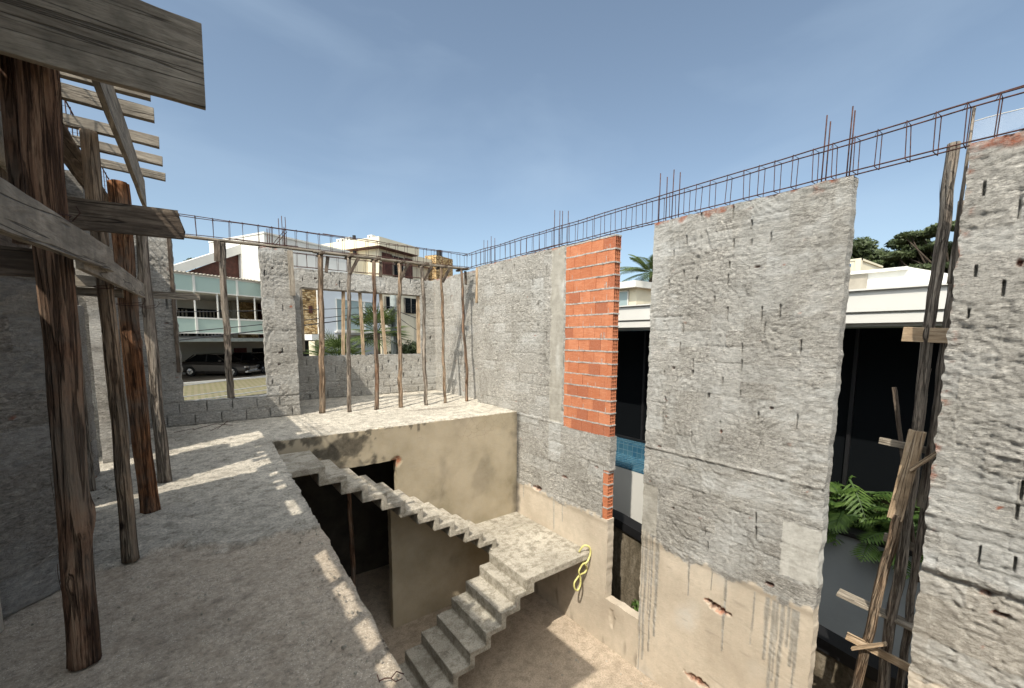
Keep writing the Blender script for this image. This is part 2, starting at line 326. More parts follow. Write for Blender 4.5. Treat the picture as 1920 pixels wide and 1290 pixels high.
def grid_mesh(name, V, F, Z1, Z2, mat, parent=None, mw=None):
    me = bpy.data.meshes.new(name); me.vertices.add(len(V)); me.vertices.foreach_set('co', np.asarray(V, np.float32).ravel())
    F = np.asarray(F, np.int32); me.loops.add(F.size); me.loops.foreach_set('vertex_index', F.ravel())
    me.polygons.add(len(F)); me.polygons.foreach_set('loop_start', np.arange(0, F.size, 4, dtype=np.int32)); me.polygons.foreach_set('loop_total', np.full(len(F), 4, np.int32))
    me.polygons.foreach_set('use_smooth', np.ones(len(F), bool)); me.update(calc_edges=True)
    for nm, Z in (('zone', Z1), ('zone2', Z2)):
        at = me.color_attributes.new(nm, 'FLOAT_COLOR', 'POINT'); at.data.foreach_set('color', np.c_[Z, np.ones(len(Z))].astype(np.float32).ravel())
    return put_obj(name, me, mat, parent, mw)

def lines(a, b, res, extra=()):
    g = list(np.linspace(a, b, max(2, int(round((b-a)/res))+1)))
    for e in extra:
        if a < e < b:
            g = [q for q in g if abs(q-e) > .004 or q in (a, b)] + [e]
    return np.array(sorted(set(g)))

def wall(name, axis, pos, u0, u1, v0, v1, thick, res, openings=(), slits=(), dents=(), zone=None, amp=.014, stroke=(.5, 4.5, 15), mat='plaster', ragged=.014, parent=None, flip=1, groove=None, topfn=None, block=True, fine=(.66, .5, .42)):
    """axis 'x': face at x=pos looking to -x*flip, u=y, v=z. axis 'y': face at y=pos looking to -y, u=x, v=z."""
    ex_u = []; ex_v = []
    for c, a, b, hw in slits: ex_u += [c-hw-.004, c-hw, c+hw, c+hw+.004]
    for o in openings: ex_u += [o[0], o[1]]; ex_v += [o[2], o[3]]
    us = lines(u0, u1, res, ex_u); vs = lines(v0, v1, res, ex_v)
    U, Vv = np.meshgrid(us, vs, indexing='ij'); nu, nv = U.shape
    uc = (us[:-1]+us[1:])/2; vc = (vs[:-1]+vs[1:])/2; UC, VC = np.meshgrid(uc, vc, indexing='ij')
    mask = np.ones(UC.shape, bool)
    for o in openings: mask &= ~((UC > o[0]) & (UC < o[1]) & (VC > o[2]) & (VC < o[3]))
    if topfn is not None: mask &= VC < topfn(UC)
    z1, z2, am = zone(U, Vv) if zone else (np.zeros(U.shape+(3,)), np.zeros(U.shape+(3,)), np.ones(U.shape))
    th = stroke[0]+.5*pn(U*.6, Vv*.6, pos); cu, su = np.cos(th), np.sin(th)
    a = U*cu+Vv*su; b = -U*su+Vv*cu; wob = .25*fbm(U*2, Vv*2, pos+3, 2)
    h = 1-2.4*np.abs(pn(a*stroke[1]*1.7+9*wob, b*stroke[2]*1.75+4*wob, pos)); h2 = fbm(U*17, Vv*17, pos+7, 2); hm = np.clip(.9+.9*fbm(U*1.7, Vv*1.7, pos+12, 2), .45, 1.6); h3 = fbm(U*1.3, Vv*1.3, pos+2, 2)
    d = am*amp*hm*(fine[0]*h+fine[1]*h2+fine[2]*pn(U*31, Vv*31, pos))+amp*.5*h3*(.4+am)
    if groove is not None: d = d-groove(U, Vv)
    if block:
        row = np.floor(Vv/.2); bl = np.floor((U+.2*(row % 2))/.4); hsh = (np.sin(bl*12.9898+row*78.233+pos)*43758.5453) % 1
        z2[..., 1] = np.clip(z2[..., 1]+(.42*sstep(.55, 1, hsh)+.0)*am*(am > .4), 0, 1)
        rr_ = np.abs((Vv+.006*pn(U*3, row)) % .2-.1); d = d-.011*sstep(.088, .096, rr_)*sstep(-.15, .25, pn(U*1.6, row*3.3, pos))*am
        d = d-.006*(hsh-.5)*am
    for (cu_, cv_, ru, rv, dp) in dents:
        q = ((U-cu_)/ru)**2+((Vv-cv_)/rv)**2+.9*fbm(U*14, Vv*14, 5, 2); k = 1-sstep(.55, .95, q); d = d-dp*k
        z1[..., 1] = np.maximum(z1[..., 1], .8*(1-sstep(.5, 1.1, q+.6*pn(U*19, Vv*19)))*(dp > .02)); z1[..., 2] = np.maximum(z1[..., 2], .75*(1-sstep(.1, .6, q+.8*pn(U*25, Vv*25, 3)))*(dp > .03)*(ru > .05))
    for c, a_, b_, hw in slits:
        m = (np.abs(U-c) <= hw+.0005) & (Vv > a_) & (Vv < b_); d = np.where(m, -.06, d)
    # in-plane ragged edges
    bnd = np.zeros(U.shape, bool); pm = np.pad(mask, 1); cnt = pm[:-1, :-1].astype(int)+pm[1:, :-1]+pm[:-1, 1:]+pm[1:, 1:]
    used = cnt > 0; bnd = used & (cnt < 4)
    ju = ragged*fbm(U*7, Vv*7, pos+31, 3); jv = ragged*fbm(U*7, Vv*7, pos+57, 3)
    UU = U+np.where(bnd, ju, 0); VV = Vv+np.where(bnd & (Vv > v0+.01), jv, 0)
    idx = -np.ones(U.shape, int); idx[used] = np.arange(used.sum()); N = used.sum()
    def world(u, v, dep):
        return np.stack([pos+flip*dep, u, v], -1) if axis == 'x' else np.stack([u, pos+flip*dep, v], -1)
    Fv = world(UU[used], VV[used], -d[used]); Bv = world(UU[used], VV[used], np.full(N, thick)+.004*pn(U[used]*5, Vv[used]*5))
    ci, cj = np.nonzero(mask)
    q = np.stack([idx[ci, cj], idx[ci+1, cj], idx[ci+1, cj+1], idx[ci, cj+1]], 1)
    if (axis == 'x') == (flip > 0): q = q[:, ::-1]
    faces = [q, q[:, ::-1]+N]; verts = [Fv, Bv]; Z1 = [z1[used], z1[used]*.3]; Z2 = [z2[used], z2[used]*.3]
    # side strips with own vertices
    def nb(di, dj):
        r = np.zeros_like(mask); src = pm[1+di:1+di+mask.shape[0], 1+dj:1+dj+mask.shape[1]]; return mask & ~src
    base = 2*N
    for (di, dj, p, r) in ((-1, 0, (0, 0), (0, 1)), (1, 0, (1, 1), (1, 0)), (0, -1, (1, 0), (0, 0)), (0, 1, (0, 1), (1, 1))):
        ei, ej = np.nonzero(nb(di, dj))
        if not len(ei): continue
        A = idx[ei+p[0], ej+p[1]]; B = idx[ei+r[0], ej+r[1]]; ids = np.unique(np.r_[A, B]); mp_ = {k: i for i, k in enumerate(ids)}
        K = 4; n = len(ids)
        for k in range(K+1):
            t = k/K; P = Fv[ids]*(1-t)+Bv[ids]*t
            if 0 < k < K:
                jn = .012*fbm(P[:, 0]*9+P[:, 1]*9, P[:, 2]*9, pos+k*1.7, 2)[:, None]
                ax = np.array([[0, -di, -dj]]) if axis == 'x' else np.array([[-di, 0, -dj]]); P = P+jn*ax
            verts.append(P); Z1.append(z1[used][ids]*(1, .6, 1)); Z2.append(z2[used][ids])
        ia = np.array([mp_[k] for k in A]); ib = np.array([mp_[k] for k in B])
        for k in range(K):
            s0 = base+k*n; s1 = base+(k+1)*n; qq = np.stack([ia+s0, ib+s0, ib+s1, ia+s1], 1)
            if (axis == 'x') == (flip > 0): qq = qq[:, ::-1]
            faces.append(qq)
        base += (K+1)*n
    return grid_mesh(name, np.concatenate(verts), np.concatenate(faces), np.concatenate(Z1), np.concatenate(Z2), mat, parent)

def frame(p0, p1, up=(0, 0, 1)):
    p0 = Vector(p0); p1 = Vector(p1); x = (p1-p0).normalized(); z = Vector(up); z = (z-x*z.dot(x)).normalized(); y = z.cross(x)
    return Matrix(((x.x, y.x, z.x, p0.x), (x.y, y.y, z.y, p0.y), (x.z, y.z, z.z, p0.z), (0, 0, 0, 1))), (p1-p0).length
def plank(p0, p1, w, t, mat='wood', up=(0, 0, 1), ragged=0.0, name='wooden_plank', label=None, cat='plank', group=None, parent=None, bow=.004):
    """board along p0-p1; w = size along up, t = the other size; modelled along its own x so the grain follows it"""
    mw, Ln = frame(p0, p1, up); n = max(6, int(Ln/.05)); sd = random.uniform(0, 99)
    prof = [(-.5, -.5), (-.2, -.5), (.2, -.5), (.5, -.5), (.5, .5), (.2, .5), (-.2, .5), (-.5, .5)]   # (z, y)
    vs = []; k = len(prof)
    for i in range(n+1):
        x = Ln*i/n
        for j, (a, b) in enumerate(prof):
            e = ragged*float(fbm(a*9+sd, b*2+3, sd, 3))*1.6 if i == n else 0
            if i == n and ragged: e = -abs(e)-ragged*(.5 if a > 0 else 0)
            wz = w*(1+.04*float(pn(x*3+sd, a*3)))
            vs.append((x+e, b*t+bow*float(pn(x*2+sd, 1.5)), a*wz+.0025*float(pn(x*8, a*5+sd))))
    fs = [(i*k+j, i*k+(j+1) % k, (i+1)*k+(j+1) % k, (i+1)*k+j) for i in range(n) for j in range(k)]
    fs += [tuple(range(k))[::-1], tuple(n*k+j for j in range(k))]
    m = MB(); m.add(vs, fs); o = m.build(name, mat, None, bevel=.0025, mw=mw)
    return tag(o, label, cat, group) if label else o
def log(p0, p1, r0, r1, mat='bark', seg=20, wob=.012, rough=.10, name='timber_post', label=None, cat='post', group=None, parent=None, knots=2):
    p0 = Vector(p0); p1 = Vector(p1); Ln = (p1-p0).length; n = int(Ln/.035)+2; sd = random.uniform(0, 99)
    mw, _ = frame(p0, p1, (1, 0, 0)); d = (p1-p0).normalized(); x = Vector((1, 0, 0)); x = (x-d*x.dot(d)).normalized(); y = d.cross(x)
    mw = Matrix(((x.x, y.x, d.x, p0.x), (x.y, y.y, d.y, p0.y), (x.z, y.z, d.z, p0.z), (0, 0, 0, 1)))
    t = np.linspace(0, 1, n); z = t*Ln; an = np.arange(seg)/seg*2*np.pi
    T, A = np.meshgrid(t, an, indexing='ij'); Zz = T*Ln
    ca, sa = np.cos(A), np.sin(A)
    rr = (r0+(r1-r0)*T)*(1+.10*np.exp(-T*Ln/.12))
    lobes = 1+rough*pn(ca*1.3+sd, sa*1.3, Zz*1.1+sd)*1.6-rough*1.3*np.clip(1-np.abs(pn(ca*2.6+sd, sa*2.6, Zz*.45))*7, 0, 1)-rough*.7*np.clip(1-np.abs(pn(ca*5+sd, sa*5, Zz*.6))*5, 0, 1)+rough*.35*pn(ca*8, sa*8+sd, Zz*2)
    rr = rr*lobes*.95
    for _k in range(knots):
        kz = random.uniform(.15, .9)*Ln; ka = random.uniform(0, 6.28); da = np.angle(np.exp(1j*(A-ka)))
        rr = rr+r0*.28*np.exp(-((Zz-kz)/.05)**2-(da/.35)**2)
    wx = wob*2*pn(Zz*.9+sd, 3.3)+wob*pn(Zz*3+sd, 1.1); wy = wob*2*pn(Zz*.9, 7.3+sd)+wob*pn(Zz*3, sd)
    V = np.stack([rr*ca+wx, rr*sa+wy, Zz], -1).reshape(-1, 3)
    vs = [tuple(q) for q in V]
    fs = [(i*seg+j, i*seg+(j+1) % seg, (i+1)*seg+(j+1) % seg, (i+1)*seg+j) for i in range(n-1) for j in range(seg)]
    m = MB(); m.add(vs, fs); me = bpy.data.meshes.new(name); me.from_pydata(m.v, [], m.f+[tuple(range(seg))[::-1], tuple((n-1)*seg+j for j in range(seg))]); me.update()
    me.polygons.foreach_set('use_smooth', [len(p.vertices) == 4 for p in me.polygons])
    if seg >= 26:          # bark fibres peeling off the log
        st = MB(); st.v = [tuple(v.co) for v in me.vertices]; st.z = [(0, 0, 0)]*len(st.v); st.f = [tuple(p.vertices) for p in me.polygons]
        for q in range(int(Ln*9)):
            z0_ = random.uniform(.05, Ln-.3); a_ = random.uniform(0, 6.28); l_ = random.uniform(.08, .34); w_ = random.uniform(.002, .007); lift = random.uniform(.002, .014); pv = []
            for i in range(6):
                t_ = i/5; zz = z0_+l_*t_; ii = min(n-1, int(zz/Ln*(n-1))); jj = int((a_ % 6.283)/6.283*seg) % seg; b_ = V[ii*seg+jj]; R_ = math.hypot(b_[0], b_[1]); aa = math.atan2(b_[1], b_[0])+.25*t_*random.uniform(-.3, .3)
                e = R_+.001+lift*t_*t_; ww = w_*(1-.7*t_)
                pv += [(e*math.cos(aa-ww/R_), e*math.sin(aa-ww/R_), zz), (e*math.cos(aa+ww/R_), e*math.sin(aa+ww/R_), zz)]
            st.add(pv, [(2*i, 2*i+1, 2*i+3, 2*i+2) for i in range(5)])
        nm_ = me.name; me = bpy.data.meshes.new(nm_); me.from_pydata(st.v, [], st.f); me.update(); nq = (n-1)*seg
        me.polygons.foreach_set('use_smooth', [i < nq for i in range(len(me.polygons))])
    o = put_obj(name, me, mat, parent, mw)
    if parent is None: tag(o, label, cat, group)
    return o
def _wm(o):
    m = o.matrix_basis.copy()
    if o.parent is not None: m = _wm(o.parent) @ o.matrix_parent_inverse @ m
    return m
def adopt(parent, *objs):
    for o in objs:
        o.parent = parent; o.matrix_parent_inverse = _wm(parent).inverted()
    return objs[0]
Z3 = lambda U: np.zeros(U.shape+(3,))
def worn(o, voxel=.014, strength=.010, size=.12):
    r = o.modifiers.new('worn_edges', 'REMESH'); r.mode = 'VOXEL'; r.voxel_size = voxel; r.use_smooth_shade = True
    t = bpy.data.textures.new('wear', 'CLOUDS'); t.noise_scale = size; t.noise_depth = 4
    d = o.modifiers.new('wear', 'DISPLACE'); d.texture = t; d.strength = strength; d.mid_level = .5; d.texture_coords = 'GLOBAL'
    return o
# ================================================================== GROUND
def quad_sheet(name, pts, mat, kind='structure'):
    m = MB(); m.add(pts, [(0, 1, 2, 3)]); return tag(m.build(name, mat), kind=kind)
XS = [-900, -6, 9.6, 900]; YS = [-900, -9, 12.1, 900]
m = MB()
for i in range(3):
    for j in range(3):
        z = -3.95 if (i == 1 and j == 1) else -1.25
        m.add([(XS[i], YS[j], z), (XS[i+1], YS[j], z), (XS[i+1], YS[j+1], z), (XS[i], YS[j+1], z)], [(0, 1, 2, 3)])
for (a, b) in (((-6, -9), (9.6, -9)), ((9.6, -9), (9.6, 12.1)), ((9.6, 12.1), (-6, 12.1)), ((-6, 12.1), (-6, -9))):
    m.add([(a[0], a[1], -3.95), (b[0], b[1], -3.95), (b[0], b[1], -1.25), (a[0], a[1], -1.25)], [(0, 1, 2, 3)])
tag(m.build('ground', 'dirt'), kind='structure')
RZ = Matrix.Rotation(R(26), 4, 'Z')                 # the street opposite runs along local x of this frame
def rz(u, v, z=0): return RZ @ Vector((u, v, z))
m = MB(); m.box(-60, 13.5, -1.24, 90, 19.5, -1.20); tag(m.build('road', 'asphalt', mw=RZ), kind='structure')
m = MB(); m.box(-20, 19.5, -1.24, 17.6, 27.2, -1.19); tag(m.build('paver_lawn', 'pavers', mw=RZ), kind='structure')
m = MB(); m.box(-20, 27.2, -1.24, 24, 35, -1.14); tag(m.build('driveway', 'drive', mw=RZ), kind='structure')
m = MB(); m.box(-20, 27.0, -1.24, 17.2, 27.2, -1.10); tag(m.build('kerb', 'white_paint', mw=RZ), kind='structure')

# ================================================================== OUR BUILDING: floors
def floor_panel(name, z, u0, u1, v0, v1, res, thick, hole=None, warp=None, zone=None, mat='slab', amp=.006, ragged=.016):
    ex_u, ex_v = [], []
    ops = hole or []
    for o in ops: ex_u += [o[0], o[1]]; ex_v += [o[2], o[3]]
    us = lines(u0, u1, res, ex_u); vs = lines(v0, v1, res, ex_v)
    U, V = np.meshgrid(us, vs, indexing='ij'); UC, VC = np.meshgrid((us[:-1]+us[1:])/2, (vs[:-1]+vs[1:])/2, indexing='ij')
    mask = np.ones(UC.shape, bool)
    for o in ops: mask &= ~((UC > o[0]) & (UC < o[1]) & (VC > o[2]) & (VC < o[3]))
    z1, bumpz = zone(U, V)
    d = amp*(fbm(U*1.1, V*1.1, 3, 3)+.5*fbm(U*7, V*7, 9, 3))+bumpz
    pm = np.pad(mask, 1); cnt = pm[:-1, :-1].astype(int)+pm[1:, :-1]+pm[:-1, 1:]+pm[1:, 1:]; used = cnt > 0; b = used & (cnt < 4)
    UU = U+np.where(b, ragged*fbm(U*6, V*6, 31, 4), 0); VV = V+np.where(b, ragged*.6*fbm(U*6, V*6, 57, 4), 0)
    if warp: UU = UU+warp(U, V)
    idx = -np.ones(U.shape, int); idx[used] = np.arange(used.sum()); N = used.sum()
    F = np.stack([UU[used], VV[used], z+d[used]], -1); B = F.copy(); B[:, 2] = z-thick
    ci, cj = np.nonzero(mask); q = np.stack([idx[ci, cj], idx[ci+1, cj], idx[ci+1, cj+1], idx[ci, cj+1]], 1)
    faces = [q, q[:, ::-1]+N]; verts = [F, B]; Z1 = [z1[used]]*2; base = 2*N
    for (di, dj, p, r) in ((-1, 0, (0, 1), (0, 0)), (1, 0, (1, 0), (1, 1)), (0, -1, (0, 0), (1, 0)), (0, 1, (1, 1), (0, 1))):
        src = pm[1+di:1+di+mask.shape[0], 1+dj:1+dj+mask.shape[1]]; ei, ej = np.nonzero(mask & ~src)
        if not len(ei): continue
        A = idx[ei+p[0], ej+p[1]]; Bq = idx[ei+r[0], ej+r[1]]; ids = np.unique(np.r_[A, Bq]); mp_ = {k: i for i, k in enumerate(ids)}; n = len(ids); K = 3
        for k in range(K+1):
            t = k/K; P = F[ids]*(1-t)+B[ids]*t; P[:, 0] += -di*.015*(t*(1-t)*4)*(1+fbm(P[:, 0]*8, P[:, 1]*8, k, 2)); verts.append(P); Z1.append(z1[used][ids])
        ia = np.array([mp_[k] for k in A]); ib = np.array([mp_[k] for k in Bq])
        for k in range(K): s0 = base+k*n; s1 = base+(k+1)*n; faces.append(np.stack([ia+s0, ia+s1, ib+s1, ib+s0], 1))
        base += (K+1)*n
    Z = np.concatenate(Z1); return grid_mesh(name, np.concatenate(verts), np.concatenate(faces), Z, Z*0, mat)
def slab_zone(U, V):
    z = Z3(U); n = fbm(U*2.2, V*2.2, 4, 3); n2 = fbm(U*9, V*9, 8, 2)
    lim = 3.62-.28*U+.22*n+.05*n2
    near = 1-sstep(lim-.02, lim+.04, V); z[..., 0] = near
    st = np.exp(-((U-4.0)/.55)**2-((V-8.05)/.12)**2*(1+.5*n)); z[..., 1] = np.clip(st*1.6, 0, 1)*.8
    for (a, b, ru, rv) in ((.05, 2.66, .05, .025), (.16, 2.78, .07, .022), (.02, 2.83, .05, .03), (-.22, 2.32, .06, .03), (.12, 3.02, .04, .02)):
        z[..., 1] = np.maximum(z[..., 1], .75*(1-sstep(.5, 1.0, ((U-a)/ru)**2+((V-b)/rv)**2+.8*n2)))
    crk = np.exp(-((V-lim+.012)/.014)**2)*sstep(-.5, .1, fbm(U*4, V*4, 88, 2)); z[..., 2] = np.maximum(z[..., 2], .75*crk)
    pit = sstep(.42, .62, fbm(U*9, V*15, 66, 3))*(V > lim); z[..., 2] = np.maximum(z[..., 2], .38*pit)
    foot = sstep(.25, .7, fbm(U*1.4, V*1.4, 55, 3)); z[..., 1] = np.maximum(z[..., 1], .30*foot)
    ridge = .016*np.exp(-((V-lim-.02)/.03)**2)*(1+n2)-.010*near-.014*crk-.006*pit
    rough = (1-near*.7)*(.008*fbm(U*15, V*15, 2, 2)+.016*np.clip(fbm(U*6, V*10, 6, 3)-.1, 0, 1)+.004*pn(U*16, V*16, 12.0))
    return z, ridge+rough
EDGE = .72
def slab_warp(U, V):
    e = .660+(V-1.5)*.0247; e = np.where(V > 6.85, 0.8, e)
    return (e-EDGE)*np.exp(-((U-EDGE)/.5)**2)
s1 = floor_panel('upper_floor', 0, -3.6, 5.6, -2.6, 11.1, .03, .12, [(EDGE, 9, -9, 6.8)], slab_warp, slab_zone)
tag(s1, kind='structure')
def gf_zone(U, V):
    z = Z3(U); n = fbm(U*1.5, V*1.5, 4, 3); z[..., 1] = np.clip(sstep(.5, .9, n)*.5, 0, 1); return z, .004*fbm(U*12, V*12, 6, 2)
tag(floor_panel('lower_floor', -3.6, -3.0, 5.3, -2.6, 11.0, .05, .1, None, None, gf_zone, 'ground_floor', .01, 0), kind='structure')
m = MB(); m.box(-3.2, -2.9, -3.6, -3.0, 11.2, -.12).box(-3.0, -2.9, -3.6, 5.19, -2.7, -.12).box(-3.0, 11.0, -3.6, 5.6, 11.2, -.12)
tag(m.build('basement_wall', 'shade_dark'), 'outer wall of the storey below, its shade put into a dark colour', 'wall')

m = MB(); m.box(.5, 8.9, -3.6, 5.19, 9.02, -.12); tag(m.build('light_cut_partition', 'shade_dark'), 'partition added deep inside the lower doorway to cut light, coloured dark for shade', 'wall')  # added inside the hall to cut light; shade is in its colour
# ================================================================== RIGHT-HAND WALLS (plane x = 5.193)
XW = 5.193
def mk_slits(u0, u1, v0, v1, prob=.5, seed=1, row=.2, per=.4, exclude=()):
    r = random.Random(seed); out = []; k = 0; v = v0
    while v < v1:
        u = u0+(per/2 if k % 2 else 0)+r.uniform(-.03, .03)
        while u < u1:
            if r.random() < prob and not any(a < u < b and c < v < d for a, b, c, d in exclude):
                h = r.uniform(.05, row*.82); a = v+r.uniform(.01, row-h); out.append((u+r.uniform(-.012, .012), a, a+h, r.uniform(.0042, .0095)))
            u += per/2 if r.random() < .3 else per
        v += row; k += 1
    return out
def drips(U, V, lst):
    B = np.zeros(U.shape)
    for (u, a, b, w_) in lst:
        wob = .01*pn(V*2, u*7); ww = 1.45*w_*(1+.5*pn(V*5, u))*(1-.5*np.clip((a-V)/(a-b), 0, 1))
        B = np.maximum(B, np.exp(-((U-u-wob)/ww)**4)*(V < a)*(V > b))
    return B
def base_zone(U, V, zb, seed=11, nb=.13):
    n = fbm(U*2.3, V*2.3, seed, 3)+.6*fbm(U*11, V*11, seed+4, 3); bd = zb+nb*n
    z1, z2 = Z3(U), Z3(U); z1[..., 0] = 1-sstep(bd-.02, bd+.05, V)
    g = fbm(U*5.2, V*9, seed+9, 3)+.2*pn(U*26, V*26, seed)
    z1[..., 1] = sstep(.86, 1.0, g)*(V > bd)+sstep(.25, .6, g+.2)*sstep(3.03, 3.075, V)
    return z1, z2, bd
def left_zone(U, V):
    z1, z2, bd = base_zone(U, V, -1.47)
    up = V > -.03
    c = ((U > 5.47+.01*fbm(V*9, U*0, 2)) & (U < 5.80+.05*fbm(V*4, U*0+3, 2))) & up; z2[..., 0] = c*1.0
    z2[..., 1] = ((np.abs(U-5.64)/.16) < 1)*(V < -.03)*(V > -.75)*.55+((np.abs(U-6.6)/.5) < 1)*(V < -.02)*(V > -.2)*.5
    z2[..., 1] = np.maximum(z2[..., 1], sstep(.1, .6, fbm(U*1.2, V*1.2, 77, 2))*.35*(V > 0))
    z2[..., 1] = np.where(c, sstep(.2, .6, pn(U*6, V*1.5, 3))*.5, z2[..., 1])
    dr = drips(U, V, [(5.63, -1.45, -2.1, .02), (5.4, -1.5, -1.85, .014), (6.55, -1.5, -1.75, .012)])
    z1[..., 0] *= 1-.8*dr; z2[..., 0] = np.maximum(z2[..., 0], dr); z1[..., 2] = np.maximum(z1[..., 2], .36*dr)
    low = (V < -.04)*(V > -1.5); z1[..., 2] = np.maximum(z1[..., 2], .20*low*sstep(-.4, .2, fbm(U*2, V*2, 91, 2)))
    z1[..., 2] = .5*sstep(.35, .8, fbm(U*5, V*1.2, 8, 3))*(V < -2.9)+.9*(1-sstep(.02, .14, np.abs(U-6.78)+.05*pn(V*6, U)))*(V < 0)
    am = 1-.88*z1[..., 0]; am = np.where(c, .18, am); return z1, z2, am
def left_groove(U, V):
    g = .010*np.exp(-((V+.04)/.02)**2)*-1.6
    g += .014*np.exp(-((V+.56+.03*pn(U*3, 1.0))/.012)**2)*((U > 4.4) & (U < 5.9))*(pn(U*4, 2.0) > -.1)
    g += .012*np.exp(-((V+.97+.04*pn(U*3, 5.0))/.012)**2)*(pn(U*3, 9.0) > 0)
    g += -.012*np.exp(-((V-(-1.47))/.05)**2)
    return g
wl = wall('plastered_wall', 'x', XW, 3.695, 8.30, -3.7, 3.08, .15, .02,
    openings=[(3.0, 4.345, -2.79, 9), (4.345, 5.42, -.07, 3.2), (4.3, 4.47, -1.44, -.62)],
    slits=mk_slits(5.95, 8.1, .2, 2.9, .4, 5)+mk_slits(4.6, 6.6, -1.3, -.7, .25, 9),
    dents=[(6.12, -1.42, .13, .05, .06), (4.2, -3.05, .06, .16, .02), (4.62, -.62, .06, .02, .03), (5.35, -1.0, .1, .02, .03)],
    zone=left_zone, amp=.013, groove=left_groove)
tag(wl, 'rough grey cement wall with an orange brick strip, meeting the yellow hose landing', 'wall')
# clay brick infill and the broken brick edge below it
def brick_column(y0, y1, z0, z1, name, ch=.196):
    mb = MB(); mo = MB(); z = z0; k = 0
    T = .14
    def hollow(ya, za, zb):          # an end brick whose open cells face -y
        t = .008
        for i in range(4):
            x = XW+.004+(T-.012-t)*i/3; mb.box(x, ya, za, x+t, ya+.09, zb)
        for i in range(4):
            zz = za+(zb-za-t)*i/3; mb.box(XW+.004+t, ya+.001, zz, XW+T-.008-t, ya+.09, zz+t)
    while z < z1-.02:
        zt = min(z+ch-.014, z1); bl = .245; y = y0+(.0 if k % 2 else -.11)
        first = True
        while y < y1:
            a = max(y, y0); b = min(y+bl-.006, y1)
            if b-a > .03:
                mb.cz = (random.random(), 1.0 if random.random() < .16 else random.random()*.25, 0)
                j = random.uniform(-.004, .004); dz = random.uniform(-.002, .002)
                if first: hollow(a+random.uniform(0, .012), z+dz, zt+dz); a += .085; first = False
                n0 = len(mb.v); mb.box(XW+j, a, z+dz, XW+T, b, zt+dz)
            y += bl
        # squeezed mortar bed
        n = int((y1-y0)/.03); pts = []
        for i in range(n+1):
            yy = y0+(y1-y0)*i/n; jz = .006*float(fbm(yy*9, k*3.1, 2)); jx = .006*float(pn(yy*14, k))
            pts.append((yy, zt-.004+jz-abs(.004*float(pn(yy*20, k))), min(z+ch, z1)+.004+jz, -.003+jx))
        vs = []
        for (yy, a_, b_, jx) in pts: vs += [(XW+jx, yy, a_), (XW+jx, yy, b_), (XW+T-.002, yy, b_), (XW+T-.002, yy, a_)]
        fs = [(4*i+q, 4*i+(q+1) % 4, 4*i+4+(q+1) % 4, 4*i+4+q)[::-1] for i in range(n) for q in range(4)]+[(0, 1, 2, 3), (4*n+3, 4*n+2, 4*n+1, 4*n)]
        mo.add(vs, fs); z += ch; k += 1
    for q in range(60):      # crumbs of mortar in the head joints
        yy = random.uniform(y0+.1, y1); zz = z0+ch*random.randint(0, max(1, k-1)); mo.box(XW-.002, yy, zz, XW+.02, yy+.006, zz+random.uniform(.02, .1))
    o = mb.build(name, 'brick', bevel=.003); o2 = mo.build('mortar', 'mortar'); adopt(wl, o); adopt(o, o2); return o
brick_column(4.36, 5.43, -.075, 3.08, 'brick_infill')
brick_column(4.36, 4.47, -1.44, -.62, 'broken_brick_edge')

m = wall('plastered_wall', 'x', 5.42, 8.28, 11.05, -.12, 3.08, .15, .03, slits=mk_slits(8.6, 10.8, .2, 2.8, .25, 15),
    zone=lambda U, V: base_zone(U, V, -5)[:2]+(np.ones(U.shape),), amp=.013)
tag(m, 'rough cement wall in the far right corner, crossed by the slanting shadow of the beam', 'wall')
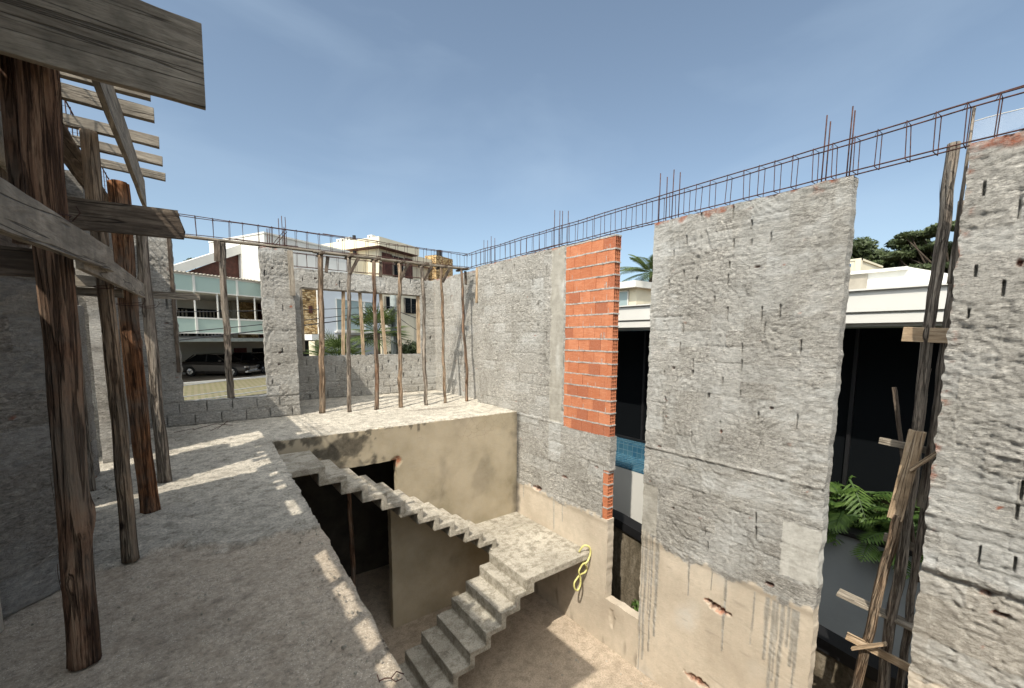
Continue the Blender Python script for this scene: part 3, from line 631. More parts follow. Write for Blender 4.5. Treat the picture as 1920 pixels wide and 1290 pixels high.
# centre wall
def mid_zone(U, V):
    z1, z2, bd = base_zone(U, V, -1.45)
    z1, z2, bd = base_zone(U, V, -1.42-.06*(U < 3.45)+.0*U, 13, .12)
    pat = (U > 1.46) & (U < 1.84+.01*pn(V*9, 1.0)) & (V < -.52) & (V > -1.16+.05*pn(U*9, 2.0)); z2[..., 0] = pat*1.0; z2[..., 1] = pat*.35
    strip = (U > 3.44+.01*pn(V*5, 4.0)) & (V < -.62) & (V > -1.35); z2[..., 0] = np.where(strip, .9, z2[..., 0])
    z2[..., 1] = np.maximum(z2[..., 1], sstep(.05, .6, fbm(U*1.1, V*.9, 71, 2)+.5*sstep(.3, .0, np.abs(U-3.6))*(V > 0))*.45)
    dr = drips(U, V, [(3.60, -1.3, -3.4, .022), (3.50, -1.3, -3.2, .014), (3.54, -1.3, -2.6, .008), (3.41, -1.32, -2.9, .026), (3.66, -1.3, -3.6, .012), (2.92, -1.45, -2.0, .010), (2.42, -1.5, -2.5, .014),
        (1.93, -1.5, -2.3, .018), (1.86, -1.5, -3.0, .016), (1.77, -1.5, -3.2, .016), (1.82, -1.5, -2.5, .01), (1.66, -1.5, -2.2, .02), (1.62, -1.5, -2.7, .012), (1.71, -1.5, -2.0, .012), (2.08, -1.5, -2.2, .008), (2.6, -1.5, -1.75, .007)])
    z1[..., 0] *= 1-.8*dr; z2[..., 0] = np.maximum(z2[..., 0], dr*(V < bd)); z1[..., 2] = np.maximum(z1[..., 2], .36*dr)
    for (s, k) in ((.28, -1.75), (.28, -2.35), (.3, -2.95)):      # trowel lines of the smooth plaster
        z1[..., 2] = np.maximum(z1[..., 2], .38*np.exp(-((V-k-.05*pn(U*2, k))/.012)**2)*sstep(.0, .5, pn(U*6, V*9, k))*z1[..., 0])
    z1[..., 2] = np.maximum(z1[..., 2], .45*sstep(.1, .7, fbm(U*3, V*2, 8, 3))*(1-sstep(-3.5, -3.0, V)))
    z1[..., 1] = np.maximum(z1[..., 1], .8*sstep(.2, .6, fbm(U*6, V*9, 5, 2))*sstep(2.95, 3.03, V))
    e_ = .12*fbm(U*4, V*2, 44, 3)
    mid_ = sstep(1.8, 2.0, U+e_)*(1-sstep(3.15, 3.35, U+e_))*sstep(-.1, .1, V); z1[..., 2] = np.maximum(z1[..., 2], .13*mid_*sstep(-.5, .3, fbm(U*3, V*3, 45, 3)))
    z2[..., 1] = np.maximum(z2[..., 1], .42*(1-mid_)*(V > 0)*sstep(-.2, .5, fbm(U*5, V*7, 46, 3)))
    z2[..., 1] = np.maximum(z2[..., 1], .40*(V < -.07)*(V > -.5+.5*e_)*sstep(-.4, .3, fbm(U*4, V*6, 47, 3)))
    z1[..., 2] = np.maximum(z1[..., 2], .20*(V < -.5)*(V > bd)*(1-pat)*sstep(-.5, .2, fbm(U*3, V*3, 48, 3)))
    am = 1-.88*z1[..., 0]; am = np.where(pat | strip, .25, am); return z1, z2, am
def mid_groove(U, V):
    g = -.022*np.exp(-((V+.055+.012*pn(U*4, 1.0))/.016)**2)
    g += .010*np.exp(-((V+.235+.01*pn(U*3, 1.0))/.007)**2)*(U < 3.4)
    g += .014*np.exp(-((V+.50+.02*pn(U*3, 4.0))/.010)**2)*((U > 1.5) & (U < 3.5))*(pn(U*5, 2.0) > -.25)
    for k, lo, hi in ((2.68, 1.75, 3.4), (2.46, 1.7, 3.6), (2.88, 1.9, 3.5)):
        g += .008*np.exp(-((V-k+.02*pn(U*3, k))/.009)**2)*((U > lo) & (U < hi))
    g -= .016*np.exp(-((V+1.43)/.06)**2)
    return g
m = wall('plastered_wall', 'x', XW, 1.47, 3.69, -3.7, 3.08, .15, .0155, slits=mk_slits(1.8, 3.45, .1, 3.0, .5, 3)+mk_slits(1.9, 3.3, -1.3, -.6, .22, 8),
    dents=[(2.48, -1.96, .14, .05, .045), (2.62, -1.93, .07, .035, .05), (2.72, -3.12, .16, .06, .045), (2.52, -3.2, .1, .05, .03), (1.93, -1.34, .05, .025, .06), (2.3, 2.32, .03, .015, .05),
           (2.05, .72, .02, .015, .05), (2.6, .35, .02, .02, .05), (3.3, 1.1, .015, .015, .05), (3.45, -.02, .03, .01, .04), (3.2, -.85, .03, .02, .04)],
    zone=mid_zone, amp=.0125, stroke=(.35, 4, 15), groove=mid_groove, parent=None)
tag(m, 'tall free-standing slab of rough grey cement wall with beige plaster and dark drips at its foot', 'wall')
# right wall
def right_zone(U, V):
    z1, z2, bd = base_zone(U, V, -1.62, 23)
    z1[..., 1] = np.maximum(z1[..., 1], sstep(.25, .5, fbm(U*9, V*12, 41, 3))*sstep(.62, .68, U)*(V > -.2)*.8)
    z1[..., 1] = np.maximum(z1[..., 1], .9*sstep(.0, .4, fbm(U*4, V*12, 5, 2)+.6*sstep(3.0, 3.07, V))*sstep(2.95, 3.03, V))
    z2[..., 1] = .5*((V < -.02) & (V > -.5))*sstep(-.1, .4, fbm(U*2, V*3, 61, 2)+.3)
    lowr = 1-sstep(-.62, -.56, V); z1[..., 0] = np.maximum(z1[..., 0], .32*lowr); z1[..., 2] = np.maximum(z1[..., 2], .10*lowr)
    am = 1-.5*np.clip(z1[..., 0]-.32, 0, 1); return z1, z2, am*1.15
def right_groove(U, V):
    g = -.02*np.exp(-((V+.03+.02*pn(U*3, 7.0))/.03)**2)
    g -= .02*sstep(-.50, -.56, V+.02*pn(U*4, 3.0))*0+.03*np.exp(-((V+.60+.02*pn(U*4, 3.0))/.02)**2)*-1
    g -= .03*np.exp(-((V+.53+.02*pn(U*4, 3.0))/.04)**2)
    return g
m = wall('plastered_wall', 'x', XW, -1.8, .70, -3.9, 3.10, .15, .017, slits=[(u, a, b, .008) for u, a, b, w_ in mk_slits(-.6, .62, -.4, 2.9, .5, 31)],
    dents=[(.3, -.62, .03, .02, .05), (.2, -.75, .06, .02, .05), (.05, 1.6, .02, .03, .05), (.35, 2.1, .02, .03, .05)],
    zone=right_zone, amp=.019, fine=(.62, .45, .42), stroke=(-.05, 2.6, 12), groove=right_groove, ragged=.02)
tag(m, 'coarse cement wall at the right edge with bare red brick showing along its left end', 'wall')

# hall wall under the far slab (plane y = 6.8)
def hall_zone(U, V):
    z1, z2 = Z3(U), Z3(U); z1[..., 0] = 1
    n = fbm(U*3, V*3, 5, 4)
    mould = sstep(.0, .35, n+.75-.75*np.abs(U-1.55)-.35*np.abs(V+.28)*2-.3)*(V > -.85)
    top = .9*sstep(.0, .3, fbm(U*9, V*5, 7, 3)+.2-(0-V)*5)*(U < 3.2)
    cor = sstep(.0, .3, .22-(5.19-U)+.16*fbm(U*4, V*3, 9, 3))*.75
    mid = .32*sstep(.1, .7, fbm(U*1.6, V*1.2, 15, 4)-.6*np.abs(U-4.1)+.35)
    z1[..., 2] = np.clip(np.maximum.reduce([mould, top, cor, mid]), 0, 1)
    z2[..., 2] = sstep(.1, .5, fbm(U*1.2, V*1.2, 25, 2)+1.1*sstep(-.8, -.1, V)*sstep(3.2, 4.2, U)-.2)*.8
    return z1, z2, .12*np.ones(U.shape)
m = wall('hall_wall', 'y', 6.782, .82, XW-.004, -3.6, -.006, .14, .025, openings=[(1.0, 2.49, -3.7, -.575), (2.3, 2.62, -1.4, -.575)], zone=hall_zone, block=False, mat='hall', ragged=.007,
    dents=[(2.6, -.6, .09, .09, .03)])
tag(m, 'stained beige plaster wall below the far slab with a dark broken doorway behind the stairs', 'wall')
tag(log((2.0, 7.3, -3.6), (1.95, 7.35, -.13), .045, .04, 'bark', name='timber_post'), 'thin prop standing in the dark doorway of the storey below', 'post')

# ================================================================== PORCH WALLS AT THE BACK
def blockz(zmax, off=0, sd=0):
    def zf(U, V):
        z1, z2, bd = base_zone(U, V, -5, 17+sd); z2[..., 1] = .35*sstep(.0, .6, fbm(U*1.3, V*1.1, 5+sd, 2)); return z1, z2, np.where(V < zmax, .55, 1.0)
    def gr(U, V):
        k = np.abs((V % .2)-.1); return .010*sstep(.088, .097, k)*(V < zmax)*(pn(U*3, np.round(V/.2)) > -.35)
    return zf, gr
zf, gr = blockz(.41)
fr = wall('front_wall', 'y', 8.85, -.82, 1.535, 0, 3.08, .17, .02, openings=[(-.21, 1.01, .41, 9)], slits=[(u, z+.02, z+.18, .004) for z, o in ((0, 0), (.2, .17)) for u in np.arange(-.45+o, 1.5, .37)]+mk_slits(1.1, 1.45, .5, 2.9, .25, 41)+mk_slits(-.5, -.25, .5, 2.9, .3, 43),
    dents=[(1.2, 2.72, .015, .01, .05), (1.25, 1.2, .02, .012, .05), (1.2, 1.25, .015, .01, .05), (1.22, .98, .02, .02, .04), (-.35, 1.7, .03, .012, .05), (-.35, 1.45, .03, .01, .05)], zone=zf, groove=gr, amp=.012)
tag(fr, 'grey block wall with a square window gap looking onto the parked cars, ending in a tall pier', 'wall')
m = wall('porch_side_wall', 'x', 1.53, 9.02, 10.9, 0, 3.08, .15, .04, zone=zf, amp=.01, flip=-1)
tag(m, 'short side wall of the porch hidden behind the grey pier', 'wall')
zf, gr = blockz(1.04, sd=3)
m = wall('window_wall', 'y', 10.9, 1.4, 5.6, 0, 3.05, .16, .022, openings=[(2.0, 4.99, 1.035, 2.63)], slits=[(u+random.uniform(-.03, .03), z+.02, z+random.uniform(.08, .18), random.uniform(.004, .009)) for i, z in enumerate(np.arange(0, 1.0, .2)) for u in np.arange(1.7+.2*(i % 2), 5.5, .4)]+mk_slits(2.1, 5.5, 2.66, 2.9, .7, 51)+mk_slits(5.1, 5.5, 1.0, 2.6, .4, 52), zone=zf, groove=gr, amp=.013,
    dents=[(2.35, 2.85, .03, .02, .05)])
tag(m, 'grey block wall with a wide window opening onto palms and houses behind the row of props', 'wall')

# left-hand walls
zf, gr = blockz(3.2, sd=6)
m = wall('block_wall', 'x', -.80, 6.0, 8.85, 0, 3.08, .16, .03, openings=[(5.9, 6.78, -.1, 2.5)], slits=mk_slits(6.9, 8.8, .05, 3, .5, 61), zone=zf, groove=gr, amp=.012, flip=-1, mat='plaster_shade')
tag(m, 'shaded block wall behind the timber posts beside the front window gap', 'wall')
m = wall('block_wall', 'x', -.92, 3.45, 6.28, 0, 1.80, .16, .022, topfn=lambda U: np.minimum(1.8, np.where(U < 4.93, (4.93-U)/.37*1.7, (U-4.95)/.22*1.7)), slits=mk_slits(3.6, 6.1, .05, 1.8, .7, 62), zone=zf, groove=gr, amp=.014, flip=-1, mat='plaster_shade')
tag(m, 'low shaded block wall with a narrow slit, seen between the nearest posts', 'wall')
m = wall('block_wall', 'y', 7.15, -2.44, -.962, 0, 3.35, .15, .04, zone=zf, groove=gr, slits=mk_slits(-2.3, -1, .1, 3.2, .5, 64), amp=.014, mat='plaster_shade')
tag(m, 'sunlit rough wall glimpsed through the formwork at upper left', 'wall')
m = MB(); m.box(-2.6, 5.97, 0, -2.45, 7.1, 4.0); tag(m.build('block_wall', 'plaster_shade'), 'taller wall stub added outside the frame to shade the rough wall', 'wall')  # unseen stub, added only to shade the rough wall
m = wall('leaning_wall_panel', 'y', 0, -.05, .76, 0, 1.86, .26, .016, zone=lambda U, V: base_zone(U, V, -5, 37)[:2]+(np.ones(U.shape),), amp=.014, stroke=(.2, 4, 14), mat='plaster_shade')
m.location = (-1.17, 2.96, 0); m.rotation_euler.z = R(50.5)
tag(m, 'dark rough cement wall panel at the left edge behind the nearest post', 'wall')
m = MB(); m.box(-1.16, .6, 2.63, -.95, 6.0, 3.14); 
tag(worn(m.build('concrete_beam', 'stair'), .03, .02), 'smooth cast beam over the shaded wall at upper left', 'beam')
m = MB(); m.box(-1.12, -2.4, 0, -.96, 3.44, 2.25)  # unseen wall added to keep sun off the near slab
tag(worn(m.build('sun_block_wall', 'plaster_shade'), .03, .02), 'wall added just outside the left edge to block sun from the slab', 'wall')
m = MB(); m.box(-1.14, -2.4, 2.63, -.97, .6, 3.1)
tag(worn(m.build('concrete_beam', 'stair'), .03, .02), 'cast beam running on behind the camera', 'beam')
m = MB(); m.tube([(-.955, 3.12, 0), (-1.0, 3.12, 1.8)], .05, 16)
# boards added under the beam, their gaps spaced to shape the sun patches
lit = [(-1.9, -1.6), (-1.3, -1.1), (-.85, -.55), (-.3, .05), (.2, .5), (.64, .84), (.93, 1.17), (1.23, 1.58), (1.64, 2.06), (2.22, 2.34), (2.82, 3.26), (3.6, 3.72), (3.82, 3.92), (4.12, 4.38), (4.62, 4.9), (5.0, 5.3), (5.5, 5.62)]
screen = empty('sun_patch_boards', (-1.0, 1.5, 1.93), 'added row of upright boards under the beam, with gaps that shape the sun patches', 'boards')
prev = -2.4
for a, b in lit+[(6.0, 6.1)]:
    mid = (a+prev)/2
    adopt(screen, plank((-1.0, mid, 2.18), (-1.0+random.uniform(-.01, .01), mid+random.uniform(-.03, .03), 2.66), a-prev, .028, 'wood_dark', up=(0, 1, 0), name='board')); prev = b

# ================================================================== STAIRCASE
stair = empty('concrete_staircase', (3.9, 5.7, -3.6), 'bare cast concrete staircase folding around a square landing', 'staircase')
def zig(path, off):
    return path+[(x+off[0], z+off[1]) for x, z in path[::-1]]
p = [(.70, -.1775)]; x = 1.262; z = -.1775
for k in range(11):
    p.append((x, z)); z -= .1775; p.append((x, z)); x += .272
p[-1] = (p[-1][0], -2.13); p.append((4.05, -2.13))
m = MB(); m.prism([(a, 5.76, b) for a, b in zig(p, (-.085, -.085))][::-1], (0, 1, 0), .95)
o = worn(m.build('upper_flight', 'stair'), .010, .0045, .07); adopt(stair, o)
p = [(4.0, -2.13), (3.872, -2.13)]; x = 3.872; z = -2.13
for k in range(8):
    z -= .18375; p.append((x, z)); x -= .268; p.append((x, z))
p = p[:-1]
m = MB(); m.prism([(a, 4.70, b) for a, b in zig(p, (.085, -.085))], (0, 1, 0), 1.03)
o = worn(m.build('lower_flight', 'stair'), .010, .0045, .07); adopt(stair, o)
m = MB(); m.box(3.872, 4.70, -2.25, 5.20, 6.80, -2.13); m.box(3.80, 4.70, -2.32, 3.90, 5.73, -2.14)
o = worn(m.build('landing', 'stair'), .011, .005, .07); adopt(stair, o)

# yellow hose hanging from the landing corner
hp = [(5.02, 4.80, -2.118), (5.06, 4.74, -2.0), (5.12, 4.69, -2.0), (5.158, 4.675, -2.06), (5.16, 4.67, -2.13), (5.118, 4.66, -2.2), (5.06, 4.66, -2.26), (5.02, 4.70, -2.29), (4.99, 4.72, -2.34), (4.954, 4.73, -2.42), (5.0, 4.74, -2.53), (5.012, 4.74, -2.65), (4.98, 4.74, -2.73), (4.927, 4.74, -2.752), (4.875, 4.745, -2.69), (4.873, 4.75, -2.6), (4.947, 4.755, -2.54), (5.024, 4.755, -2.505), (5.121, 4.75, -2.5), (5.16, 4.745, -2.435), (5.11, 4.74, -2.335), (5.06, 4.735, -2.28)]
def smooth_path(pts, n=6):
    P = [Vector(q) for q in pts]; out = []
    for i in range(len(P)-1):
        a, b, c, d = P[max(i-1, 0)], P[i], P[i+1], P[min(i+2, len(P)-1)]
        for k in range(n):
            t = k/n; out.append(.5*((2*b)+(c-a)*t+(2*a-5*b+4*c-d)*t*t+(3*b-3*c+d-a)*t**3))
    return out+[P[-1]]
m = MB(); m.tube(smooth_path(hp), .016, 10)
tag(m.build('garden_hose', 'hose', smooth=True), 'yellow hose looped over the corner of the stair landing', 'hose')

# ================================================================== REBAR
def wav(a, b, n, amp, sd):
    a, b = Vector(a), Vector(b); return [a.lerp(b, i/n)+Vector((0, 0, amp*float(pn(i*.35, sd)))) for i in range(n+1)]
def cage(axis, a0, a1, c0, c1, z0, z1, step, label, r=.0065, rs=.0042):
    P = (lambda a, c, z: (c, a, z)) if axis == 'y' else (lambda a, c, z: (a, c, z))
    root = empty('rebar_cage', P(a0, (c0+c1)/2, z0), label, 'rebar cage', 'rebar cages laid along the wall tops'); n = int((a1-a0)/.25)
    for i, (c, z) in enumerate(((c0, z0), (c1, z0), (c0, z1), (c1, z1))):
        m = MB(); m.tube(wav(P(a0+random.uniform(-.1, .1), c, z), P(a1+random.uniform(-.05, .15), c, z), n, .016, c*7+z), r, 6); adopt(root, m.build('bar', 'rebar', smooth=True))
    if z1-z0 > .2:
        for q in range(3):      # lapped bars tied alongside
            s = random.uniform(a0+.5, a1-1.6); zz = random.choice((z0, z1)); m = MB(); m.tube(wav(P(s, c0+.012, zz+.012), P(s+1.1, c0+.012, zz+.012), 5, .01, s), r, 6); adopt(root, m.build('lap_bar', 'rebar', smooth=True))
    a = a0+.08; k = 0
    while a < a1:
        t1, t2, t3 = [random.uniform(-.009, .009) for _ in range(3)]; e = .008; m = MB()
        m.tube([P(a+t1, c0-e, z0-e), P(a+t2, c0-e, z1+e), P(a+t3, c1+e, z1+e), P(a+t1-t2, c1+e, z0-e), P(a+t1, c0-e, z0-e)], rs, 5)
        m.tube([P(a+t2, c0-.01, z1+.012), P(a+t2+.02, c0+.02, z1-.02), P(a+t2+.03, c0+.02, z1-.04)], .002, 4)
        adopt(root, m.build('stirrup', 'rebar')); a += step*random.uniform(.88, 1.12); k += 1
    return root
cage('y', -1.8, 8.9, 5.195, 5.315, 3.115, 3.425, .185, 'long rusty bar cage crossing the tops of the three right-hand walls')
cage('x', -.6, 5.3, 8.88, 8.99, 3.15, 3.45, .215, 'rusty bar cage on the plank and props across the porch front')
cage('x', 1.5, 5.5, 10.93, 11.02, 3.10, 3.40, .22, 'thin rusty bar cage over the rear window wall')
cage('y', 2.6, 8.8, -.86, -.74, 3.14, 3.42, .2, 'rusty bar cage above the formwork at upper left')
def starters(pts, z0, label, z=.0):
    root = empty('starter_bars', (pts[0][0], pts[0][1], z0), label, 'rebar', 'starter bars standing out of the wall tops')
    for (x, y, zt) in pts:
        m = MB(); a = random.uniform(-.015, .015); m.tube([(x, y, z0), (x+a*.4, y+a*.3, (z0+zt)/2), (x+a, y+a, zt)], .0062, 6); adopt(root, m.build('bar', 'rebar', smooth=True))
starters([(5.24, 1.75, 3.74), (5.29, 1.73, 3.69), (5.24, 1.54, 3.74), (5.30, 1.535, 3.72)], 3.0, 'tallest rusty upright bars at the right end of the free-standing slab wall')
starters([(5.23, 3.65, 3.74), (5.29, 3.58, 3.69), (5.23, 3.45, 3.72), (5.29, 3.39, 3.69)], 3.0, 'four rusty upright bars at the left end of the free-standing slab wall')
starters([(5.24, 5.79, 3.74), (5.29, 5.71, 3.72), (5.24, 5.59, 3.69), (5.30, 5.51, 3.68)], 3.0, 'rusty upright bars above the smooth strip beside the orange bricks')
starters([(5.24, 8.10, 3.64), (5.29, 8.02, 3.62), (5.24, 7.80, 3.66), (5.29, 7.74, 3.62)], 3.0, 'small rusty upright bars near the far corner of the walls')
starters([(1.15, 8.92, 3.42), (1.18, 8.95, 3.44), (1.22, 8.9, 3.46), (1.34, 8.9, 3.62), (1.40, 8.93, 3.68), (1.46, 8.9, 3.66), (1.43, 8.96, 3.5)], 2.85, 'clump of rusty upright bars on the grey pier')
m = MB(); m.tube([(1.15, 8.9, 3.05), (1.45, 8.93, 3.45)], .006, 5).tube([(1.2, 8.95, 3.05), (1.48, 8.95, 3.42)], .006, 5)
tag(m.build('bent_bar', 'rebar'), 'rusty bars bent slantwise over the top of the grey pier', 'rebar')
m = MB(); m.tube([(-.12, 8.35, .01), (.18, 8.42, .06), (.42, 8.36, .02)], .005, 5).tube([(.1, 8.1, .01), (.3, 8.36, .05), (.36, 8.5, .08), (.2, 8.2, .01)], .004, 5).tube([(-.35, 8.3, .01), (-.1, 8.4, .02)], .004, 5)
tag(m.build('bent_wire', 'rebar'), 'tangle of bent rusty wire lying on the slab below the front window gap', 'wire')
m = MB(); m.tube([(.555, 1.70, .008), (.575, 1.685, .02), (.60, 1.68, .012), (.63, 1.695, .018), (.655, 1.67, .01)], .0028, 5).tube([(.555, 1.70, 0), (.55, 1.715, .03)], .002, 5).tube([(.60, 1.68, .01), (.61, 1.66, .004), (.64, 1.65, .01)], .002, 5)
tag(m.build('bent_wire', 'rebar'), 'scrap of twisted wire on the slab edge above the lowest steps', 'wire')

# crumbs of concrete and grit on the slab and the floor below
m = MB(); rd = random.Random(77)
def crumb(x, y, z, s):
    a = rd.uniform(0, 3); vs = [(x+s*math.cos(a+q*1.26)*rd.uniform(.6, 1.1), y+s*math.sin(a+q*1.26)*rd.uniform(.6, 1.1), z-.004) for q in range(5)]
    vs += [(x+(p[0]-x)*.55, y+(p[1]-y)*.55, z+s*rd.uniform(.35, .8)) for p in vs[:5]]
    m.add(vs, [(4, 3, 2, 1, 0), (5, 6, 7, 8, 9)]+[(q, (q+1) % 5, 5+(q+1) % 5, 5+q) for q in range(5)])
for q in range(520):
    t = rd.random()
    if t < .35: y = rd.uniform(1.2, 6.7); crumb(.66+(y-1.5)*.0247-abs(rd.gauss(0, .10))-.03, y, .004, rd.uniform(.003, .011))
    elif t < .6: crumb(rd.uniform(-.85, .6), rd.uniform(1.5, 8.7), .004, rd.uniform(.003, .010))
    elif t < .8: crumb(-.85+abs(rd.gauss(0, .15)), rd.uniform(3.5, 8.8), .004, rd.uniform(.004, .016))
    elif t < .9: crumb(rd.uniform(-.6, 5.0), 8.8-abs(rd.gauss(0, .1)), .004, rd.uniform(.004, .014))
    else: crumb(rd.uniform(2.5, 5.1), rd.uniform(2.5, 4.6), -3.597, rd.uniform(.008, .028))
tag(m.build('concrete_crumbs', 'stair'), 'crumbs of broken concrete scattered over the slab', 'crumbs', kind='stuff')

# ================================================================== TIMBER, LEFT FOREGROUND
GP = 'peeled log props holding the left formwork'
log((-.50, 2.62, 0), (-.435, 2.60, 2.72), .054, .062, 'bark', 44, .006, .085, label='thickest reddish log prop, nearest the camera at left', group=GP, knots=4)
log((-.56, 2.70, 1.88), (-.535, 2.66, 2.72), .026, .036, 'bark', 20, .008, .08, label='short reddish log lashed to the left side of the nearest prop', group=GP)
log((-.895, 5.62, 0), (-.90, 5.60, 2.4), .036, .034, 'bark_grey', 20, .008, .1, label='thin log prop half hidden just right of the nearest one', group=GP)
log((-.432, 3.687, 0), (-.435, 3.69, 2.72), .045, .043, 'bark_tan', 30, .005, .06, label='smooth slender tan log prop, second along the slab', group=GP, knots=3)
log((-.406, 4.668, 0), (-.42, 4.66, 2.70), .068, .068, 'bark_orange', 36, .008, .11, label='stout orange-brown log prop with split grain, third along the slab', group=GP, knots=4)
log((-.345, 5.545, 0), (-.36, 5.55, 2.68), .060, .048, 'bark_grey', 28, .006, .09, label='dark grey log prop with a flared foot, farthest of the left row', group=GP, knots=3)
GF = 'boards of the left beam formwork'
plank((-1.9, 2.46, 2.715), (.104, 2.45, 2.685), .35, .035, 'wood', bow=.003, label='wide weathered board jutting out against the sky at top left', group=GF)
plank((-.30, 2.52, 2.80), (-.30, 5.35, 2.81), .25, .028, 'wood', label='long grey side board of the formwork, end-on below the cross battens', group=GF)
plank((-.64, 2.6, 2.80), (-.64, 5.9, 2.81), .25, .028, 'wood_dark', label='dark inner side board of the formwork', group=GF)
m_ = plank((-.575, 2.55, 2.675), (-.575, 5.3, 2.68), .028, .11, 'wood_dark', label='dark bottom board of the formwork trough', group=GF)
RL = ['nearest short batten poking out under the big board', 'split batten poking out of the formwork, second from the camera', 'middle batten of the five poking into the sky', 'knotty batten, fourth of the five poking into the sky', 'farthest short batten poking out above the rebar']
for i, (y, w_) in enumerate(((3.53, .06), (3.83, .085), (4.33, .075), (4.76, .07), (5.21, .065))):
    plank((-1.05, y-.02, 2.965+.01*i), (-.128, y, 2.955), w_, .05, 'wood', label=RL[i], group='short battens across the formwork', cat='batten')
plank((-1.2, 3.38, 2.155), (0.0, 3.3, 2.16), .165, .03, 'wood_dark', ragged=.05, label='dark rotten board with a ragged broken end', group=GF)
plank((-1.3, 2.82, 1.82), (-.545, 2.8, 1.815), .125, .03, 'wood_dark', label='dark board meeting the nearest post at the left edge', group=GF)
plank((-.95, 4.5, 1.905), (-.35, 4.48, 1.90), .08, .03, 'wood', label='upper of two pale boards behind the posts', group=GF)
plank((-.95, 4.55, 1.828), (-.43, 4.52, 1.825), .065, .03, 'wood', label='lower of two pale boards behind the posts', group=GF)
plank((-.6, 6.0, 1.935), (.073, 6.0, 1.935), .075, .03, 'wood', label='short grey board reaching across the front window gap', group=GF)
plank((-.325, .9, 1.745), (-.325, 3.04, 1.885), .115, .026, 'wood', up=(0, 0, 1), label='long brace board running from the left edge past the nearest post', group=GF)
plank((-.355, 2.45, 1.83), (-.355, 5.15, 1.905), .125, .026, 'wood', up=(0, 0, 1), label='second brace board lapped behind the first, ending at the far posts', group=GF)
m = MB()
plank((-.92, 3.4, 1.98), (-.92, 4.52, 1.98), .36, .03, 'wood_dark', label='dark board added on the low wall to block sun, nearer piece', group=GF)  # this board and the next are added to block sun
plank((-.92, 5.2, 1.98), (-.92, 6.0, 1.98), .36, .03, 'wood_dark', label='dark board added on the low wall to block sun, farther piece', group=GF)
plank((-1.35, 1.7, 3.28), (.0, 1.7, 3.28), .03, 1.2, 'wood_dark', label='wide board added overhead, out of frame, to shade the top-left board', group=GF)  # unseen board added to keep sun off the wide one
m = MB()
plank((-.80, 8.83, 3.1), (-.80, 9.1, 3.1), .03, .16, 'wood_dark', label='small packing board on the wall corner', group=GF)

def wire_tie(lg, c, rad, label=None):
    mb = MB()
    for q in range(2): mb.tube([(c[0]+rad*math.cos(t*.524), c[1]+rad*math.sin(t*.524), c[2]+.012*q+.012*math.sin(t*.524+q)) for t in range(13)], .0022, 4)
    mb.tube([(c[0]+rad, c[1], c[2]), (c[0]+rad+.03, c[1]-.02, c[2]+.035), (c[0]+rad+.02, c[1]-.03, c[2]+.06)], .002, 4); adopt(lg, mb.build('wire_tie', 'rebar'))
_logs = {o.get('label', ''): o for o in col.objects}
for key, c, rad in (('thickest reddish log', (-.46, 2.61, 1.98), .072), ('smooth slender tan', (-.434, 3.69, 1.80), .05), ('stout orange-brown', (-.414, 4.665, 1.75), .078), ('dark grey log prop', (-.353, 5.55, 1.78), .06)):
    for k_, o_ in list(_logs.items()):
        if k_.startswith(key): wire_tie(o_, c, rad)
m = MB(); m.tube([(-.925, 3.165, 0), (-.93, 3.17, 1.9)], .05, 20); tag(m.build('white_pipe', 'white_paint', smooth=True), 'white upright pipe cut off by the left edge', 'pipe')
# porch front props and their bearer
plank((-.16, 8.93, 3.115), (2.05, 8.93, 3.12), .03, .15, 'wood', up=(0, 0, 1), label='bearer board over the front window gap', group='bearer boards under the porch rebar')
plank((1.9, 8.88, 3.10), (5.25, 8.80, 3.09), .035, .16, 'wood', up=(0, 0, 1), label='long bearer board resting on the row of porch props', group='bearer boards under the porch rebar')
props = [(1.945, 8.856, 1.99, 8.80, .062, 'bark_tan'), (2.408, 8.681, 2.50, 8.75, .043, 'bark_grey'), (2.939, 8.62, 3.02, 8.75, .045, 'bark'), (3.448, 8.594, 3.54, 8.75, .048, 'bark_tan'), (4.001, 8.56, 4.06, 8.72, .044, 'bark_grey'), (4.501, 8.586, 4.50, 8.72, .037, 'bark_tan'), (5.05, 8.55, 5.02, 8.72, .036, 'bark')]
PL = ['leftmost porch prop, thick and pale, beside the grey pier', 'second porch prop, straight and grey', 'third porch prop, reddish brown', 'fourth porch prop, shaggy with peeling bark', 'fifth porch prop, dull grey', 'sixth porch prop, thin and tan, near the right wall', 'seventh porch prop, against the shadow in the corner']
for i, (x, y, xt, yt, r_, mt) in enumerate(props):
    root = log((x, y, 0), (xt, yt, 3.03), r_, r_*.85, mt, 20, .018, .10, label=PL[i], group='props standing along the porch front', knots=4)
    hb = plank((xt+.02, yt-.22, 3.055), (xt+.03, yt+.25, 3.055), .04, .07, 'wood_dark', name='head_board'); adopt(root, hb)
    s = random.choice((-1, 1)); b1 = plank((xt+.04*s+.05, yt-.06, 2.72), (xt+.17, yt+.1*s, 3.04), .028, .06, 'wood_dark', up=(0, 1, 0), name='brace'); adopt(root, b1)
root = log((.46, 8.93, .41), (.46, 8.93, 3.08), .055, .055, 'bark_grey', 20, .02, .1, label='knotty prop standing on the sill of the front window gap', group='props standing along the porch front', knots=4)
plank((.38, 8.86, 2.75), (.39, 8.86, 3.1), .09, .02, 'wood_dark', up=(1, 0, 0), label='small dark cleat nailed beside the prop head in the front window gap', group='cleats')
GW = 'sawn props in the rear window'
